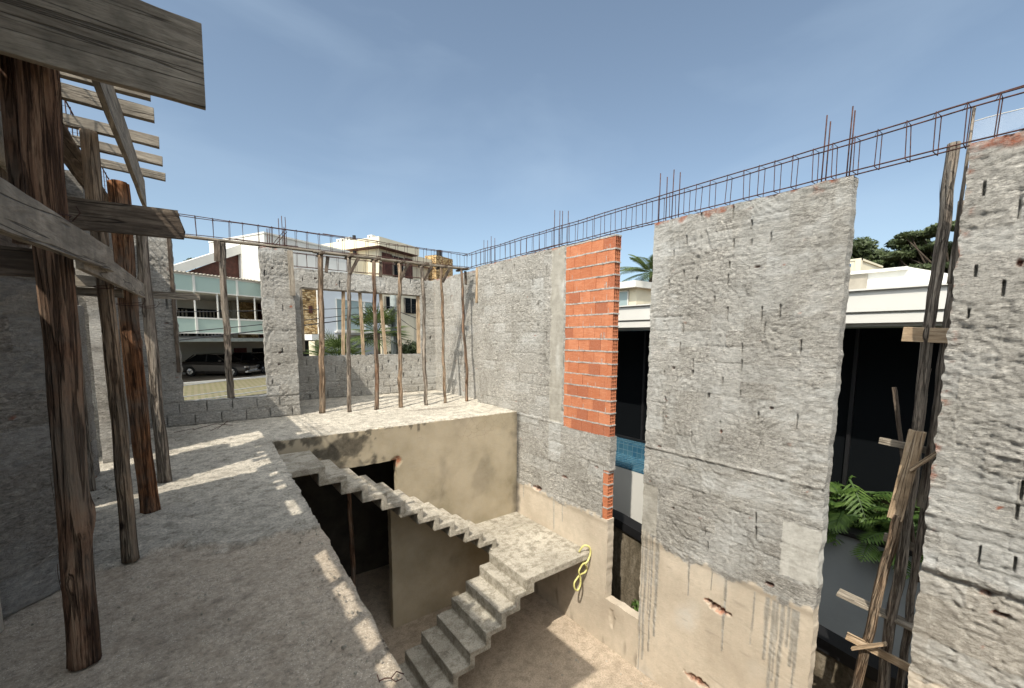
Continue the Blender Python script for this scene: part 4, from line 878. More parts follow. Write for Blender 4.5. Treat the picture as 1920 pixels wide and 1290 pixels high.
for i, (x, xt, l) in enumerate(((2.94, 3.0, 'left sawn prop in the rear window'), (3.44, 3.4, 'middle sawn prop in the rear window'), (4.02, 3.93, 'right sawn prop in the rear window'))):
    plank((x, 11.0, 1.03), (xt, 11.0, 2.60), .075, .05, 'wood_new' if i < 3 else 'wood', up=(1, 0, 0), label=l, group=GW, cat='post')
plank((2.03, 10.93, 1.15), (2.02, 10.93, 2.62), .07, .05, 'wood', up=(1, 0, 0), label='upright frame board at the left side of the rear window', group='frame boards of the rear window')
plank((4.95, 10.97, 1.05), (4.96, 10.97, 2.62), .10, .05, 'wood_new', up=(1, 0, 0), label='pale upright frame board at the right side of the rear window', group='frame boards of the rear window')
plank((1.98, 10.98, 2.615), (5.0, 10.98, 2.62), .03, .14, 'wood', label='frame board under the lintel of the rear window', group='frame boards of the rear window')
plank((-.245, 8.835, .9), (-.24, 8.835, 3.08), .05, .03, 'wood_dark', up=(1, 0, 0), label='upright board nailed to the left side of the front window gap', group='formwork boards at the pier')
plank((1.50, 8.80, 2.25), (1.49, 8.82, 3.06), .09, .025, 'wood', up=(1, 0, 0), label='board nailed to the upper right side of the grey pier', group='formwork boards at the pier')
plank((5.17, 8.30, 2.28), (5.18, 8.29, 3.06), .06, .03, 'wood_new', up=(0, 1, 0), label='pale upright board at the end of the plastered wall', group='formwork boards at the pier')

# ================================================================== SCAFFOLD BETWEEN THE TWO RIGHT-HAND WALLS
GS = 'scaffold timbers behind the gap at right'
log((5.80, .98, -3.95), (5.72, .88, 3.30), .054, .046, 'bark_grey', 28, .012, .07, label='tall thick scaffold post rising above the gap at right', group=GS, knots=6)
log((5.95, .86, -3.95), (5.78, .79, 2.78), .040, .032, 'bark_grey', 22, .012, .07, label='second scaffold post just behind the tall one', group=GS, knots=4)
log((5.78, 1.36, -3.95), (5.72, .97, -.3), .044, .050, 'bark_tan', 30, .012, .09, label='pale leaning log with a squared top in the gap at right', group=GS, knots=5)
plank((5.72, 1.0, -.35), (5.70, .90, .60), .125, .06, 'wood_new', up=(0, 1, 0), label='squared pale timber spliced to the top of the leaning log', group=GS)
plank((5.70, 1.09, 1.555), (5.70, .55, 1.53), .14, .03, 'wood_new', label='topmost pale crosspiece on the scaffold posts', group=GS)
plank((5.86, 1.22, .42), (5.86, .45, .36), .07, .03, 'wood', label='thin crosspiece behind the squared timber', group=GS)
plank((5.66, .92, .20), (5.70, .66, .52), .04, .04, 'wood_new', up=(1, 0, 0), label='small slanting brace beside the squared timber', group=GS)
plank((5.84, .84, -.2), (5.86, .80, .75), .07, .03, 'wood', up=(0, 1, 0), label='grey board standing against the second scaffold post', group=GS)
plank((5.86, 1.1, -.62), (5.88, .45, -.68), .09, .03, 'wood', label='crosspiece level with the garden plants', group=GS)
plank((5.78, 1.43, -1.40), (5.84, .40, -1.52), .035, .15, 'wood', label='dark flat scaffold board across the grey wall', group=GS)
plank((5.66, 1.29, -1.80), (5.80, .45, -1.95), .085, .03, 'wood_new', label='lower pale crosspiece on the leaning log', group=GS)
plank((5.62, 1.22, -1.9), (5.64, .95, -1.68), .06, .025, 'wood_new', up=(1, 0, 0), label='short pale cleat on the leaning log', group=GS)
plank((5.90, 1.15, 1.0), (5.88, .80, -1.0), .03, .05, 'wood_dark', label='thin dark brace behind the posts', group=GS)
# netting behind the right wall
m = MB(); nu, nv = 26, 60; vs = []
for i in range(nu+1):
    for j in range(nv+1):
        y = .745-i*.09; z = 3.36-j*.1
        e = .035*float(fbm(y*2, z*1.2, 4)); vs.append((5.46+e, y+(.05*float(pn(z*2, 3.0)) if i == 0 else 0)-(.04*min(1, j/14)), z))
m.add(vs, [(i*(nv+1)+j, (i+1)*(nv+1)+j, (i+1)*(nv+1)+j+1, i*(nv+1)+j+1) for i in range(nu) for j in range(nv)])
net_m = MB(); net_m.tube([(5.46, .745-i*.09, 3.36+.004*math.sin(i*1.3)) for i in range(27)], .004, 5)
net = tag(m.build('safety_net', 'net', smooth=True), 'white safety net stretched behind the right-hand wall above the rebar', 'net'); adopt(net, net_m.build('hem', 'white_paint'))
log((5.42, .76, 2.0), (5.44, .735, 3.47), .018, .012, 'bark_grey', 10, .004, label='thin stick holding up the corner of the white net', group=GS, knots=1)

# ================================================================== FOLIAGE BUILDERS
def leaf_cloud(name, centers, radii, n, size, mat, parent=None, flat=1.0, mw=None, tone=None):
    """many small bent leaf quads scattered through several clumps"""
    vs = np.zeros((n, 4, 3)); zs = np.zeros(n); C_ = np.array(centers); Rr = np.array(radii); pr = Rr**2/np.sum(Rr**2)
    ci = rng.choice(len(C_), n, p=pr); d = rng.normal(size=(n, 3)); d /= np.linalg.norm(d, axis=1)[:, None]
    rr = Rr[ci]*(rng.random(n)**.45); p = C_[ci]+d*rr[:, None]*np.array([1, 1, flat])
    nn = d+rng.normal(size=(n, 3))*.7; nn[:, 2] += .5; nn /= np.linalg.norm(nn, axis=1)[:, None]
    t = np.cross(nn, rng.normal(size=(n, 3))); t /= np.linalg.norm(t, axis=1)[:, None]; b = np.cross(nn, t)
    s_ = size*(.6+.8*rng.random(n))[:, None]
    vs[:, 0] = p-t*s_; vs[:, 1] = p+b*s_*.38; vs[:, 2] = p+t*s_+nn*s_*.15; vs[:, 3] = p-b*s_*.38
    zs = np.repeat(np.clip(rng.random(n)*.7+.3*rng.random(len(C_))[ci], 0, 1), 4)
    Z = np.stack([zs, zs, zs], 1); o = grid_mesh(name, vs.reshape(-1, 3), np.arange(n*4).reshape(n, 4), Z, Z*0, mat, None, mw)
    if parent is not None: adopt(parent, o)
    return o
def tree(loc, h, r, label, group=None, n=5000, leaf=.16, layers=7, flat=.35, seed=0, name='broadleaf_tree', umbrella=False, mat='leaf_tree'):
    rd = random.Random(seed); root = empty(name, loc, label, 'tree', group); L0 = Vector(loc)
    m = MB(); lean = Vector((rd.uniform(-.1, .1), rd.uniform(-.1, .1), 1)); top = L0+lean*h*.62
    m.tube([L0, L0.lerp(top, .35)+Vector((rd.uniform(-.2, .2), rd.uniform(-.2, .2), 0)), L0.lerp(top, .7), top], [h*.028, h*.022, h*.016, h*.01], 8)
    cs, rs = [], []
    for k in range(layers*3):
        a = rd.uniform(0, 6.28); q = rd.random()**.6*r; t = rd.uniform(.45, 1)
        z = h*(t if not umbrella else rd.choice((.72, .84, .95)))-q*q/r*.18
        c = L0+Vector((math.cos(a)*q, math.sin(a)*q, z)); cs.append(tuple(c)); rs.append(r*rd.uniform(.16, .34))
        s_ = L0.lerp(top, rd.uniform(.5, 1)); m.tube([s_, s_.lerp(c, .5)+Vector((0, 0, .06*h*rd.uniform(-.5, .5))), c], [h*.009, h*.006, h*.003], 5)
    adopt(root, m.build('trunk', 'trunk', smooth=True)); leaf_cloud('crown', cs, rs, n, leaf, mat, root, flat); return root
def fan_palm(loc, trunk_h, R_, label, nfr=26, seed=0, group=None):
    rd = random.Random(seed); root = empty('fan_palm', loc, label, 'palm', group); L0 = Vector(loc); T = L0+Vector((0, 0, trunk_h))
    m = MB(); m.tube([L0, L0.lerp(T, .5), T], [.16, .14, .12], 10); adopt(root, m.build('trunk', 'trunk', smooth=True))
    mb = MB()
    for k in range(nfr):
        a = k*2.4+rd.uniform(-.3, .3); el = rd.uniform(-.5, 1.35); d = Vector((math.cos(a)*math.cos(el), math.sin(a)*math.cos(el), math.sin(el)))
        st = R_*rd.uniform(.4, .6); c = T+d*st; tone = rd.random(); mb.cz = (tone*.6, 0, 0); mb.tube([T, T.lerp(c, .5)+Vector((0, 0, .04)), c], .012, 4)
        side = d.cross(Vector((0, 0, 1))).normalized(); upv = side.cross(d)
        for j in range(15):
            b = (j-7)/7*1.75; dd = (d*math.cos(b)+side*math.sin(b)).normalized(); ln = R_*.55*(1-.22*abs(b)/1.75)*rd.uniform(.85, 1.05)
            tip = c+dd*ln+Vector((0, 0, -.16*ln)); wv = dd.cross(upv).normalized()*.022
            mb.cz = (min(1, tone*.7+rd.random()*.4), 0, 0); midp = c.lerp(tip, .55)+upv*.01
            mb.add([c-wv*.3, midp-wv, tip, midp+wv, c+wv*.3, midp+upv*.012], [(0, 1, 5), (1, 2, 5), (2, 3, 5), (3, 4, 5), (0, 5, 4)])
    adopt(root, mb.build('fronds', 'leaf_palm')); return root
def feather(mb, c, d, ln, width, droop, nl=22, lw=.02, rd=random, tone=.5):
    """pinnate frond: a drooping rib with paired leaflets"""
    side = d.cross(Vector((0, 0, 1))).normalized(); prev = c; pts = []
    for k in range(9):
        t = k/8; pts.append(c+d*ln*t+Vector((0, 0, -droop*ln*t*t)))
    mb.cz = (tone*.5, 0, 0); mb.tube(pts, [max(.003, lw*.45*(1-i/9)) for i in range(9)], 4)
    for k in range(nl):
        t = .12+.88*k/(nl-1); i = min(7, int(t*8)); p = pts[i].lerp(pts[i+1], t*8-i); dr = (pts[i+1]-pts[i]).normalized()
        l_ = width*math.sin(math.pi*min(.97, .18+t*.8))*rd.uniform(.85, 1.1)
        for s_ in (-1, 1):
            q = (side*s_*.85+dr*.55).normalized(); tip = p+q*l_+Vector((0, 0, -.25*l_)); wv = dr*lw*.5
            mb.cz = (min(1, max(0, tone+rd.uniform(-.3, .3))), 0, 0); mid = p.lerp(tip, .5)+Vector((0, 0, .04*l_))
            mb.add([p-wv*.4, mid-wv, tip, mid+wv, p+wv*.4], [(0, 1, 3, 4), (1, 2, 3)])

# ================================================================== HOUSES ACROSS THE STREET (frame rotated 26 degrees)
def hpart(root, mb, name, mat, **k):
    o = mb.build(name, mat, mw=RZ.copy(), **k); adopt(root, o); return o
def B(*a):
    m = MB()
    for q in a: m.box(*q)
    return m
# --- modern house with the glass balcony
h = empty('balcony_house', rz(13, 27, -1.2), 'modern white house with green glass balconies over a carport', 'house')
hpart(h, B((4, 33.5, -1.2, 24, 33.8, 1.15)), 'carport_wall', 'white_paint')
hpart(h, B((4, 27, 1.15, 17.2, 33.8, 1.37)), 'balcony_slab', 'soffit')
hpart(h, B((4, 26.93, 1.17, 17.2, 26.998, 1.37)), 'slab_edge', 'pole')
hpart(h, B((4, 32, 1.38, 24, 32.3, 3.9)), 'upper_wall', 'white_paint'); hpart(h, B((17.2, 28.2, 1.15, 24, 33.8, 1.37)), 'rear_slab', 'soffit'); hpart(h, B((17.2, 28.2, 3.9, 24, 33.8, 4.05)), 'rear_ceiling', 'soffit')
for (a, b) in ((13.9, 15.6), (15.8, 17.7)):
    f = hpart(h, B((a, 31.9, 1.5, b, 31.998, 3.3)), 'window', 'glass_dark')
    q = hpart(h, B(*[(a+(b-a)*i/3-.03, 31.86, 1.5, a+(b-a)*i/3+.03, 31.899, 3.3) for i in range(4)]), 'frame', 'black_metal'); adopt(f, q)
    q = hpart(h, B(*[(a+.1+i*.22, 31.87, 1.5, a+.2+i*.22, 31.895, 3.2) for i in range(int((b-a-.2)/.22))]), 'curtain', 'soffit'); adopt(f, q)
hpart(h, B((18.0, 31.0, 1.38, 19.3, 31.99, 3.9)), 'stone_column', 'stone')
hpart(h, B((19.6, 30.6, 1.38, 20.4, 31.4, 3.9)), 'corner_pier', 'brown_panel')
hpart(h, B((17.3, 30.5, 1.38, 17.55, 30.75, 3.9)), 'column', 'soffit')
hpart(h, B((4, 27.3, 3.9, 17.2, 33.8, 4.05)), 'balcony_ceiling', 'white_paint')
for nm, z0, z1 in (('lower_railing', 1.7, 2.46), ('upper_screen', 4.02, 4.84)):
    r_ = hpart(h, B((4, 26.98, z1, 17.2, 27.04, z1+.09), (4, 26.98, z0-.07, 17.2, 27.04, z0)), nm, 'white_paint')
    for u in (6.4, 8.7, 11.0, 13.3, 15.65):
        adopt(r_, hpart(h, B((u-.06, 26.95, z0-.07, u+.06, 27.06, z1+.1)), 'post', 'white_paint'))
    for u0, u1 in ((4, 6.4), (6.4, 8.7), (8.7, 11), (11, 13.3), (13.3, 15.65), (15.65, 17.2)):
        adopt(r_, hpart(h, B((u0+.06, 27.0, z0, u1-.06, 27.015, z1)), 'glass_pane', 'glass_green'))
for u in (11, 12.15, 13.3, 14.5, 15.65, 16.7): hpart(h, B((u-.035, 27.0, 2.5, u+.035, 27.05, 3.97)), 'mullion', 'white_paint')
mb = MB(); n = 66
for i in range(n):
    u = 4+13.2*i/n; mb.prism([(u, 26.9, 4.95), (u+.1, 26.9, 5.03), (u+.2, 26.9, 4.95), (u+.2, 26.9, 4.93), (u, 26.9, 4.93)], (0, 1, 0), 1.2)
hpart(h, mb, 'corrugated_roof', 'soffit')
mb = MB(); mb.prism([(8, 28.4, 2.98), (17.25, 28.4, 7.55), (17.25, 28.4, 5.0), (16.85, 28.4, 5.0), (16.85, 28.4, 6.78), (8, 28.4, 2.5)], (0, 1, 0), .5); hpart(h, mb, 'sloping_roof_edge', 'white_paint')
mb = MB(); mb.prism([(11.5, 28.7, 4.0), (16.86, 28.7, 6.8), (16.86, 28.7, 4.0)], (0, 1, 0), .2); hpart(h, mb, 'timber_gable', 'brown_panel')
mb = MB()
for i in range(12):
    u = 12.6+i*.34; zt = 5.03+(u-12.6)*.508; mb.box(u, 28.46, zt-.22, u+.13, 28.69, zt+.06)
hpart(h, mb, 'pergola_rafters', 'white_paint')
hpart(h, B((12.7, 31, 4, 14.0, 32, 6.35)), 'stone_chimney', 'stone')
d_ = hpart(h, B((18.9, 33.38, -1.15, 19.8, 33.495, .6)), 'door', 'red_door'); adopt(d_, hpart(h, B((19.66, 33.34, -.2, 19.71, 33.379, .0)), 'handle', 'chrome'))
hpart(h, B((20.3, 33.42, -.25, 21.9, 33.495, .55)), 'carport_window', 'glass_dark')
# --- white house with the big window and stone pier
h = empty('white_house', rz(20, 24, -1.2), 'white house with a wide curtained window and a golden stone pier', 'house')
hpart(h, B((19.3, 24, 1.65, 24.45, 27.9, 4.95)), 'front_wall', 'offwhite')
hpart(h, B((19.3, 24.6, -1.2, 24.4, 24.8, 1.64)), 'ground_wall', 'grey_wall')
hpart(h, B((16.9, 26, 4.96, 23.4, 32, 7.8)), 'upper_storey', 'white_paint'); hpart(h, B((16.86, 25.93, 7.8, 23.5, 32, 7.9)), 'roof_coping', 'white_paint')
hpart(h, B((17.75, 24.1, 1.65, 18.95, 25.2, 4.95)), 'stone_pier', 'stone'); hpart(h, B((18.35, 24.05, 3.0, 18.6, 24.099, 3.45)), 'vent', 'brown_panel')
hpart(h, B((18.96, 24.0, 1.65, 19.1, 24.3, 4.95)), 'corner_strip', 'white_paint')
hpart(h, B((17.5, 22.8, 1.28, 19.4, 24.0, 1.63)), 'canopy', 'white_paint'); hpart(h, B((17.2, 25.5, -1.2, 19.3, 25.7, 1.2)), 'porch_wall', 'black_metal'); hpart(h, B((18.1, 23.2, -1.2, 18.25, 23.35, 1.27)), 'canopy_post', 'soffit')
f = hpart(h, B((20.4, 23.93, 1.98, 23.6, 23.999, 4.02)), 'window', 'glass_curtain')
adopt(f, hpart(h, B((20.3, 23.86, 1.88, 23.75, 23.929, 1.98), (20.3, 23.9, 4.02, 23.75, 23.929, 4.06), (20.33, 23.9, 1.98, 20.4, 23.929, 4.02), (22.75, 23.9, 1.98, 22.9, 23.929, 4.02), (23.6, 23.9, 1.98, 23.72, 23.929, 4.02)), 'frame', 'white_paint'))
adopt(f, hpart(h, B((20.2, 23.8, 1.78, 23.9, 23.998, 1.87)), 'sill', 'white_paint'))
# --- tall cream house
h = empty('cream_house', rz(32, 30, -1.2), 'tall cream house with brick-red panels, air conditioners on top and a stone chimney', 'house')
hpart(h, B((30.65, 30.0, -1.2, 35.4, 37, 9.85)), 'main_block', 'cream')
hpart(h, B((26.5, 31.5, -1.2, 30.64, 37, 9.0)), 'side_block', 'cream')
hpart(h, B((29.9, 29.2, 9.86, 35.5, 38, 10.65)), 'roof_fascia', 'cream'); hpart(h, B((30.0, 29.3, 9.78, 35.4, 38, 9.855)), 'eave_soffit', 'brown_panel')
hpart(h, B((35.5, 30.5, 9.3, 39.3, 36, 10.15)), 'lower_fascia', 'cream'); hpart(h, B((35.41, 31, -1.2, 39.2, 36, 9.29)), 'lower_block', 'cream')
hpart(h, B((31.0, 29.93, 7.5, 32.3, 29.999, 9.5)), 'clay_panel', 'brown_panel'); hpart(h, B((34.2, 29.93, 7.5, 35.3, 29.999, 9.5)), 'clay_panel', 'brown_panel')
for (a, b, z0, z1) in ((32.4, 33.9, 7.4, 9.4), (33.9, 35.9, 3.95, 5.5), (31.2, 32.8, 3.2, 5.4)):
    f = hpart(h, B((a, 29.9 if b < 35.4 else 29.9, z0, b, 29.98, z1)), 'window', 'glass_dark')
    adopt(f, hpart(h, B((a, 29.86, z0, a+.07, 29.899, z1), (b-.07, 29.86, z0, b, 29.899, z1), ((a+b)/2-.04, 29.86, z0, (a+b)/2+.04, 29.899, z1)), 'frame', 'soffit'))
    adopt(f, hpart(h, B(*[(a, 29.6, z0+.1+i*.16, b, 29.62, z0+.13+i*.16) for i in range(6)]), 'railing', 'black_metal'))
for i, v in enumerate((33.2, 34.0, 34.7, 30.6)):
    a_ = hpart(h, B((30.1+.1*i, v, 10.66, 30.6+.1*i, v+.55, 11.05)), 'air_conditioner', 'white_paint'); mb = MB(); cx = 30.09+.1*i
    for k in range(10): mb.tube([(cx, v+.27, 10.85), (cx-.01, v+.27+.16*math.cos(k*.63), 10.85+.16*math.sin(k*.63))], .008, 4)
    adopt(a_, hpart(h, mb, 'fan_grille', 'black_metal'))
mb = MB(); mb.tube([(30.4, 32.9, 7.5), (30.4, 32.9, 11.2)], .16, 12); hpart(h, mb, 'flue_pipe', 'black_metal')
c_ = hpart(h, B((39.4, 30.0, 4, 42.6, 31.6, 10.7)), 'stone_chimney', 'stone'); mb = MB(); mb.tube([(40.9, 30.7, 10.7), (40.9, 30.7, 11.5)], .32, 14); adopt(c_, hpart(h, mb, 'chimney_pot', 'black_metal'))
# --- garden wall and plants between
m = B((19.4, 20.0, -1.2, 40, 20.2, -.1)); tag(m.build('garden_wall', 'mossy', mw=RZ.copy()), 'low stained garden wall in front of the white house', 'wall')
fan_palm((4.25, 16.6, -1.25), 1.9, 1.25, 'young fan palm with light fronds in front of the wide curtained window', 30, 3)
fan_palm((5.95, 17.2, -1.25), 2.9, 1.45, 'taller dark fan palm left of the concrete utility pole', 40, 5)
fan_palm((5.3, 16.3, -1.25), 1.2, 1.0, 'low fan palm between its two taller neighbours', 22, 6)
def shrub(loc, r, h_, label, n=2500, leaf=.07, mat='leaf_tree', seed=1, group=None):
    rd = random.Random(seed); root = empty('shrub', loc, label, 'shrub', group); L0 = Vector(loc); cs = []; rs = []; m = MB()
    for k in range(14):
        a = rd.uniform(0, 6.28); q = r*rd.random()**.5*.8; c = L0+Vector((q*math.cos(a), q*math.sin(a), h_*rd.uniform(.25, .92))); cs.append(tuple(c)); rs.append(r*rd.uniform(.25, .42))
        m.tube([L0, L0.lerp(c, .5), c], [.03, .02, .008], 5)
    adopt(root, m.build('stem', 'trunk')); leaf_cloud('foliage', cs, rs, n, leaf, mat, root); return root
shrub((7.35, 17.6, -1.25), 1.1, 2.6, 'dense dark shrub to the right of the utility pole', 4000, .08)
shrub((4.9, 18.2, -1.25), 1.1, 1.6, 'dark shrub behind the small fan palm', 2500, .08, seed=4)
shrub((6.3, 18.4, -1.25), 1.0, 2.0, 'dark shrub behind the tallest fan palm', 2500, .08, seed=6)
# --- utility pole
up = empty('utility_pole', (6.69, 17.27, -1.25), 'round grey concrete utility pole with a tangle of cables', 'utility pole'); m = MB(); m.tube([(6.69, 17.27, -1.25), (6.69, 17.27, 3.85)], [.15, .12], 16)
adopt(up, m.build('shaft', 'pole', smooth=True))
m = MB()
for z in (.1, .9, 1.7, 2.75): m.tube([(6.69+.15*math.cos(t*.63), 17.27+.15*math.sin(t*.63), z) for t in range(11)], .018, 5)
m.box(6.45, 17.1, 2.60, 6.93, 17.16, 2.66); m.tube([(6.69, 17.1, .05), (6.69, 17.1, 2.8)], .014, 5); adopt(up, m.build('clamp', 'pole'))
m = MB(); m.tube([(6.40, 17.1, 1.9), (6.40, 17.1, 2.35)], .12, 10); m.box(6.36, 17.0, 2.3, 6.5, 17.2, 2.55); adopt(up, m.build('junction_box', 'steel_pipe'))
m = MB()
for k in range(7):
    a = random.uniform(0, 6.28); m.tube(smooth_path([(6.69, 17.1, 2.6), (6.5+.2*math.cos(a), 17.0, 2.5+.15*math.sin(a)), (6.45+.1*math.sin(a), 17.0, 2.1+.2*math.cos(a*2)), (6.62, 17.1, 2.3)], 5), .012, 4)
adopt(up, m.build('cable_coil', 'cable'))
def cable(a, b, sag, label, mat='cable', r=.012):
    a, b = Vector(a), Vector(b); m = MB(); m.tube([a.lerp(b, i/16)+Vector((0, 0, -sag*4*(i/16)*(1-i/16))) for i in range(17)], r, 5)
    tag(m.build('overhead_cable', mat), label, 'cable', 'overhead cables along the street')
cable((6.6, 17.15, 2.75), (-14, 9.5+4, 1.9), .3, 'topmost thin cable running left from the utility pole')
cable((6.6, 17.15, 2.6), (-14, 13.4, .3), .25, 'middle dark cable running left from the utility pole', r=.014)
cable((6.6, 17.15, 2.45), (-14, 13.3, -.2), .2, 'thick dark cable sloping down left from the pole', r=.02)
for i, (z1, z0) in enumerate(((.55, -.35), (.25, -.75), (.1, -.9), (-.05, -1.1))):
    cable((6.6, 17.1, z1), (-14, 13.2, z0-.3), .12, ['highest', 'second', 'third', 'lowest'][i]+' of the pale cables drooping in front of the parked cars', 'cable_light', .013)
cable((6.75, 17.2, 2.6), (16, 20, 1.3), .3, 'dark cable running right from the utility pole', r=.016)
cable((6.75, 17.2, 2.4), (12, 19, 1.2), .5, 'slack cable hanging right of the utility pole')

# --- parked cars
def car(u, v, ang, paint, label):
    root = empty('parked_car', rz(u, v, -1.14), label, 'car', 'cars parked under the balcony house'); mw = RZ @ Matrix.Translation((u, v, -1.14)) @ Matrix.Rotation(ang, 4, 'Z')
    def P(mb, name, mat, par=None, **k): o = mb.build(name, mat, mw=mw.copy(), **k); adopt(par or root, o); return o
    # stations along x (front at -2.2): half-width, bottom, waist height
    st = [(-2.2, .62, .32, .62), (-2.12, .78, .22, .72), (-1.6, .86, .20, .86), (-.9, .89, .18, .95), (.2, .90, .18, .98), (1.2, .89, .18, 1.0), (1.9, .84, .22, .98), (2.15, .74, .30, .90)]
    prof = lambda w, b, t: [(-w*.86, b), (-w, b+.16), (-w, t-.22), (-w*.93, t-.05), (-w*.80, t), (w*.80, t), (w*.93, t-.05), (w, t-.22), (w, b+.16), (w*.86, b)]
    mb = MB(); vs = [(x, y, z) for x, w_, b_, t_ in st for y, z in prof(w_, b_, t_)]; k = 10
    mb.add(vs, [(i*k+j, i*k+(j+1) % k, (i+1)*k+(j+1) % k, (i+1)*k+j) for i in range(len(st)-1) for j in range(k)]+[tuple(range(k))[::-1], tuple((len(st)-1)*k+j for j in range(k))])
    body = P(mb, 'body', paint, smooth=False, bevel=.03)
    cs = [(-.95, .80, .95, .97), (-.25, .66, .95, 1.40), (.35, .66, .97, 1.47), (1.1, .65, .98, 1.42), (1.75, .76, .98, 1.02)]
    mb = MB(); vs = [];
    for x, w_, b_, t_ in cs: vs += [(x, -w_-.08*(t_ > 1.2), b_), (x, -w_, t_-.04), (x, -w_*.85, t_), (x, w_*.85, t_), (x, w_, t_-.04), (x, w_+.08*(t_ > 1.2), b_)]
    mb.add(vs, [(i*6+j, i*6+j+1, (i+1)*6+j+1, (i+1)*6+j) for i in range(4) for j in range(5)]); P(mb, 'cabin_glass', 'glass_dark')
    mb = MB(); mb.box(-.3, -.58, 1.41, 1.15, .58, 1.475)
    for s in (-1, 1):
        for (x0, z0, x1, z1) in ((-.98, .95, -.25, 1.42), (.36, .97, .36, 1.46), (1.1, 1.42, 1.8, 1.0)): mb.tube([(x0, s*.80, z0), (x1, s*.66, z1)], .035, 6)
    P(mb, 'roof', paint, bevel=.02)
    for s in (-1, 1):
        for x in (-1.35, 1.35):
            mb = MB(); mb.tube([(x, s*.72, .33), (x, s*.92, .33)], .33, 20); wh = P(mb, 'wheel', 'rubber', bevel=.02)
            mb = MB(); mb.tube([(x, s*.915, .33), (x, s*.93, .33)], .19, 16)
            for q in range(5): mb.tube([(x, s*.935, .33), (x+.18*math.cos(q*1.257), s*.935, .33+.18*math.sin(q*1.257))], .02, 4)
            P(mb, 'rim', 'chrome', wh)
        mb = MB(); mb.box(-2.2, s*.62-.16, .58, -2.06, s*.62+.16, .70); P(mb, 'headlight', 'chrome', bevel=.02)
        mb = MB(); mb.box(2.08, s*.62-.14, .68, 2.19, s*.62+.14, .82); P(mb, 'tail_light', 'lamp_red', bevel=.02)
        mb = MB(); mb.box(-.75, s*.98-.06, .98, -.6, s*.98+.06, 1.1); P(mb, 'side_mirror', paint, bevel=.02)
    mb = MB(); mb.box(-2.24, -.45, .36, -2.17, .45, .5)
    for q in range(3): mb.box(-2.23, -.36, .54+q*.05, -2.18, .36, .56+q*.05)
    P(mb, 'grille', 'chrome'); mb = MB(); mb.box(-2.3, -.78, .26, -2.1, .78, .40); P(mb, 'bumper', 'chrome', bevel=.03); return root
car(16.2, 30.4, R(118), 'car_dark', 'dark parked saloon with a bright bumper behind the window-gap prop')
car(18.75, 30.8, R(112), 'car_black', 'black parked car cut off by the grey pier')

# ================================================================== NEIGHBOUR TO THE RIGHT (parallel to our wall)
h = empty('pool_house', (10, 3, -3.95), 'low white modern house with dark glass, a blue tiled pool edge and a planted terrace', 'house')
def npart(mb, name, mat, par=None, **k): o = mb.build(name, mat, **k); adopt(par or h, o); return o
npart(B((8.2, -7, 1.75, 13.9, 13, 1.885), (8.23, -7, 1.885, 13.9, 13, 1.92), (8.17, -7, 1.92, 13.9, 13, 2.235)), 'roof_fascia', 'white_paint')
npart(B((8.12, -7, 2.236, 8.35, 13, 2.262)), 'roof_coping', 'white_paint')
npart(B((8.3, -7, 1.70, 13.8, 13, 1.748)), 'soffit', 'white_paint')
npart(B((13.4, 2.6, 2.2, 18, 8.5, 3.12), (13.3, 2.58, 3.12, 18, 8.52, 3.19)), 'parapet', 'white_paint')
npart(B((13.37, 3.32, 2.2, 13.398, 3.75, 3.1)), 'parapet_patch', 'soffit')
mb = MB(); mb.prism([(13.4, 2.6, 2.2), (13.4, 1.9, 2.2), (13.4, 1.9, 2.95), (13.4, 2.6, 3.19)], (1, 0, 0), 4); npart(mb, 'parapet_return', 'white_paint')
g = npart(B((9.6, -7, -1.25, 9.64, 13, 1.7)), 'glass_wall', 'glass_dark')
mb = MB()
for i in range(14): mb.box(9.55, -6.6+i*1.5, -1.25, 9.6, -6.54+i*1.5, 1.7)
mb.box(9.54, -7, -1.30, 9.66, 13, -1.25); npart(mb, 'frame', 'black_metal', g)
npart(B((11.8, -7, -1.3, 12, 13, 1.7)), 'inner_wall', 'black_metal')
npart(B((8.2, 3.4, -2.95, 8.4, 13, -1.661)), 'pool_wall', 'white_paint')
npart(B((8.2, 3.4, -1.66, 9.15, 13, -1.62)), 'pool_ledge', 'tile')
npart(B((9.15, 3.4, -1.62, 9.5, 13, -1.30)), 'pool_tiles', 'tile')
npart(B((8.2, -7, -3.95, 8.4, 3.4, -1.63)), 'terrace_wall', 'grey_wall'); npart(B((8.16, -7, -1.629, 8.44, 3.39, -1.56)), 'terrace_coping', 'black_metal')
npart(B((8.45, -7, -3.9, 9.5, 3.4, -1.75)), 'planter_soil', 'dirt')
# furniture glimpsed through the glass
t = npart(B((10.2, 6.2, .1, 10.25, 6.9, .6)), 'picture_frame', 'soffit')
mb = B((10.4, 2.2, -.35, 11.2, 3.6, -.30)); 
for x, y in ((10.5, 2.3), (11.1, 2.3), (10.5, 3.5), (11.1, 3.5)): mb.box(x-.03, y-.03, -1.2, x+.03, y+.03, -.35)
tag(mb.build('table', 'grey_wall'), 'pale table barely visible inside the dark glass room', 'table')
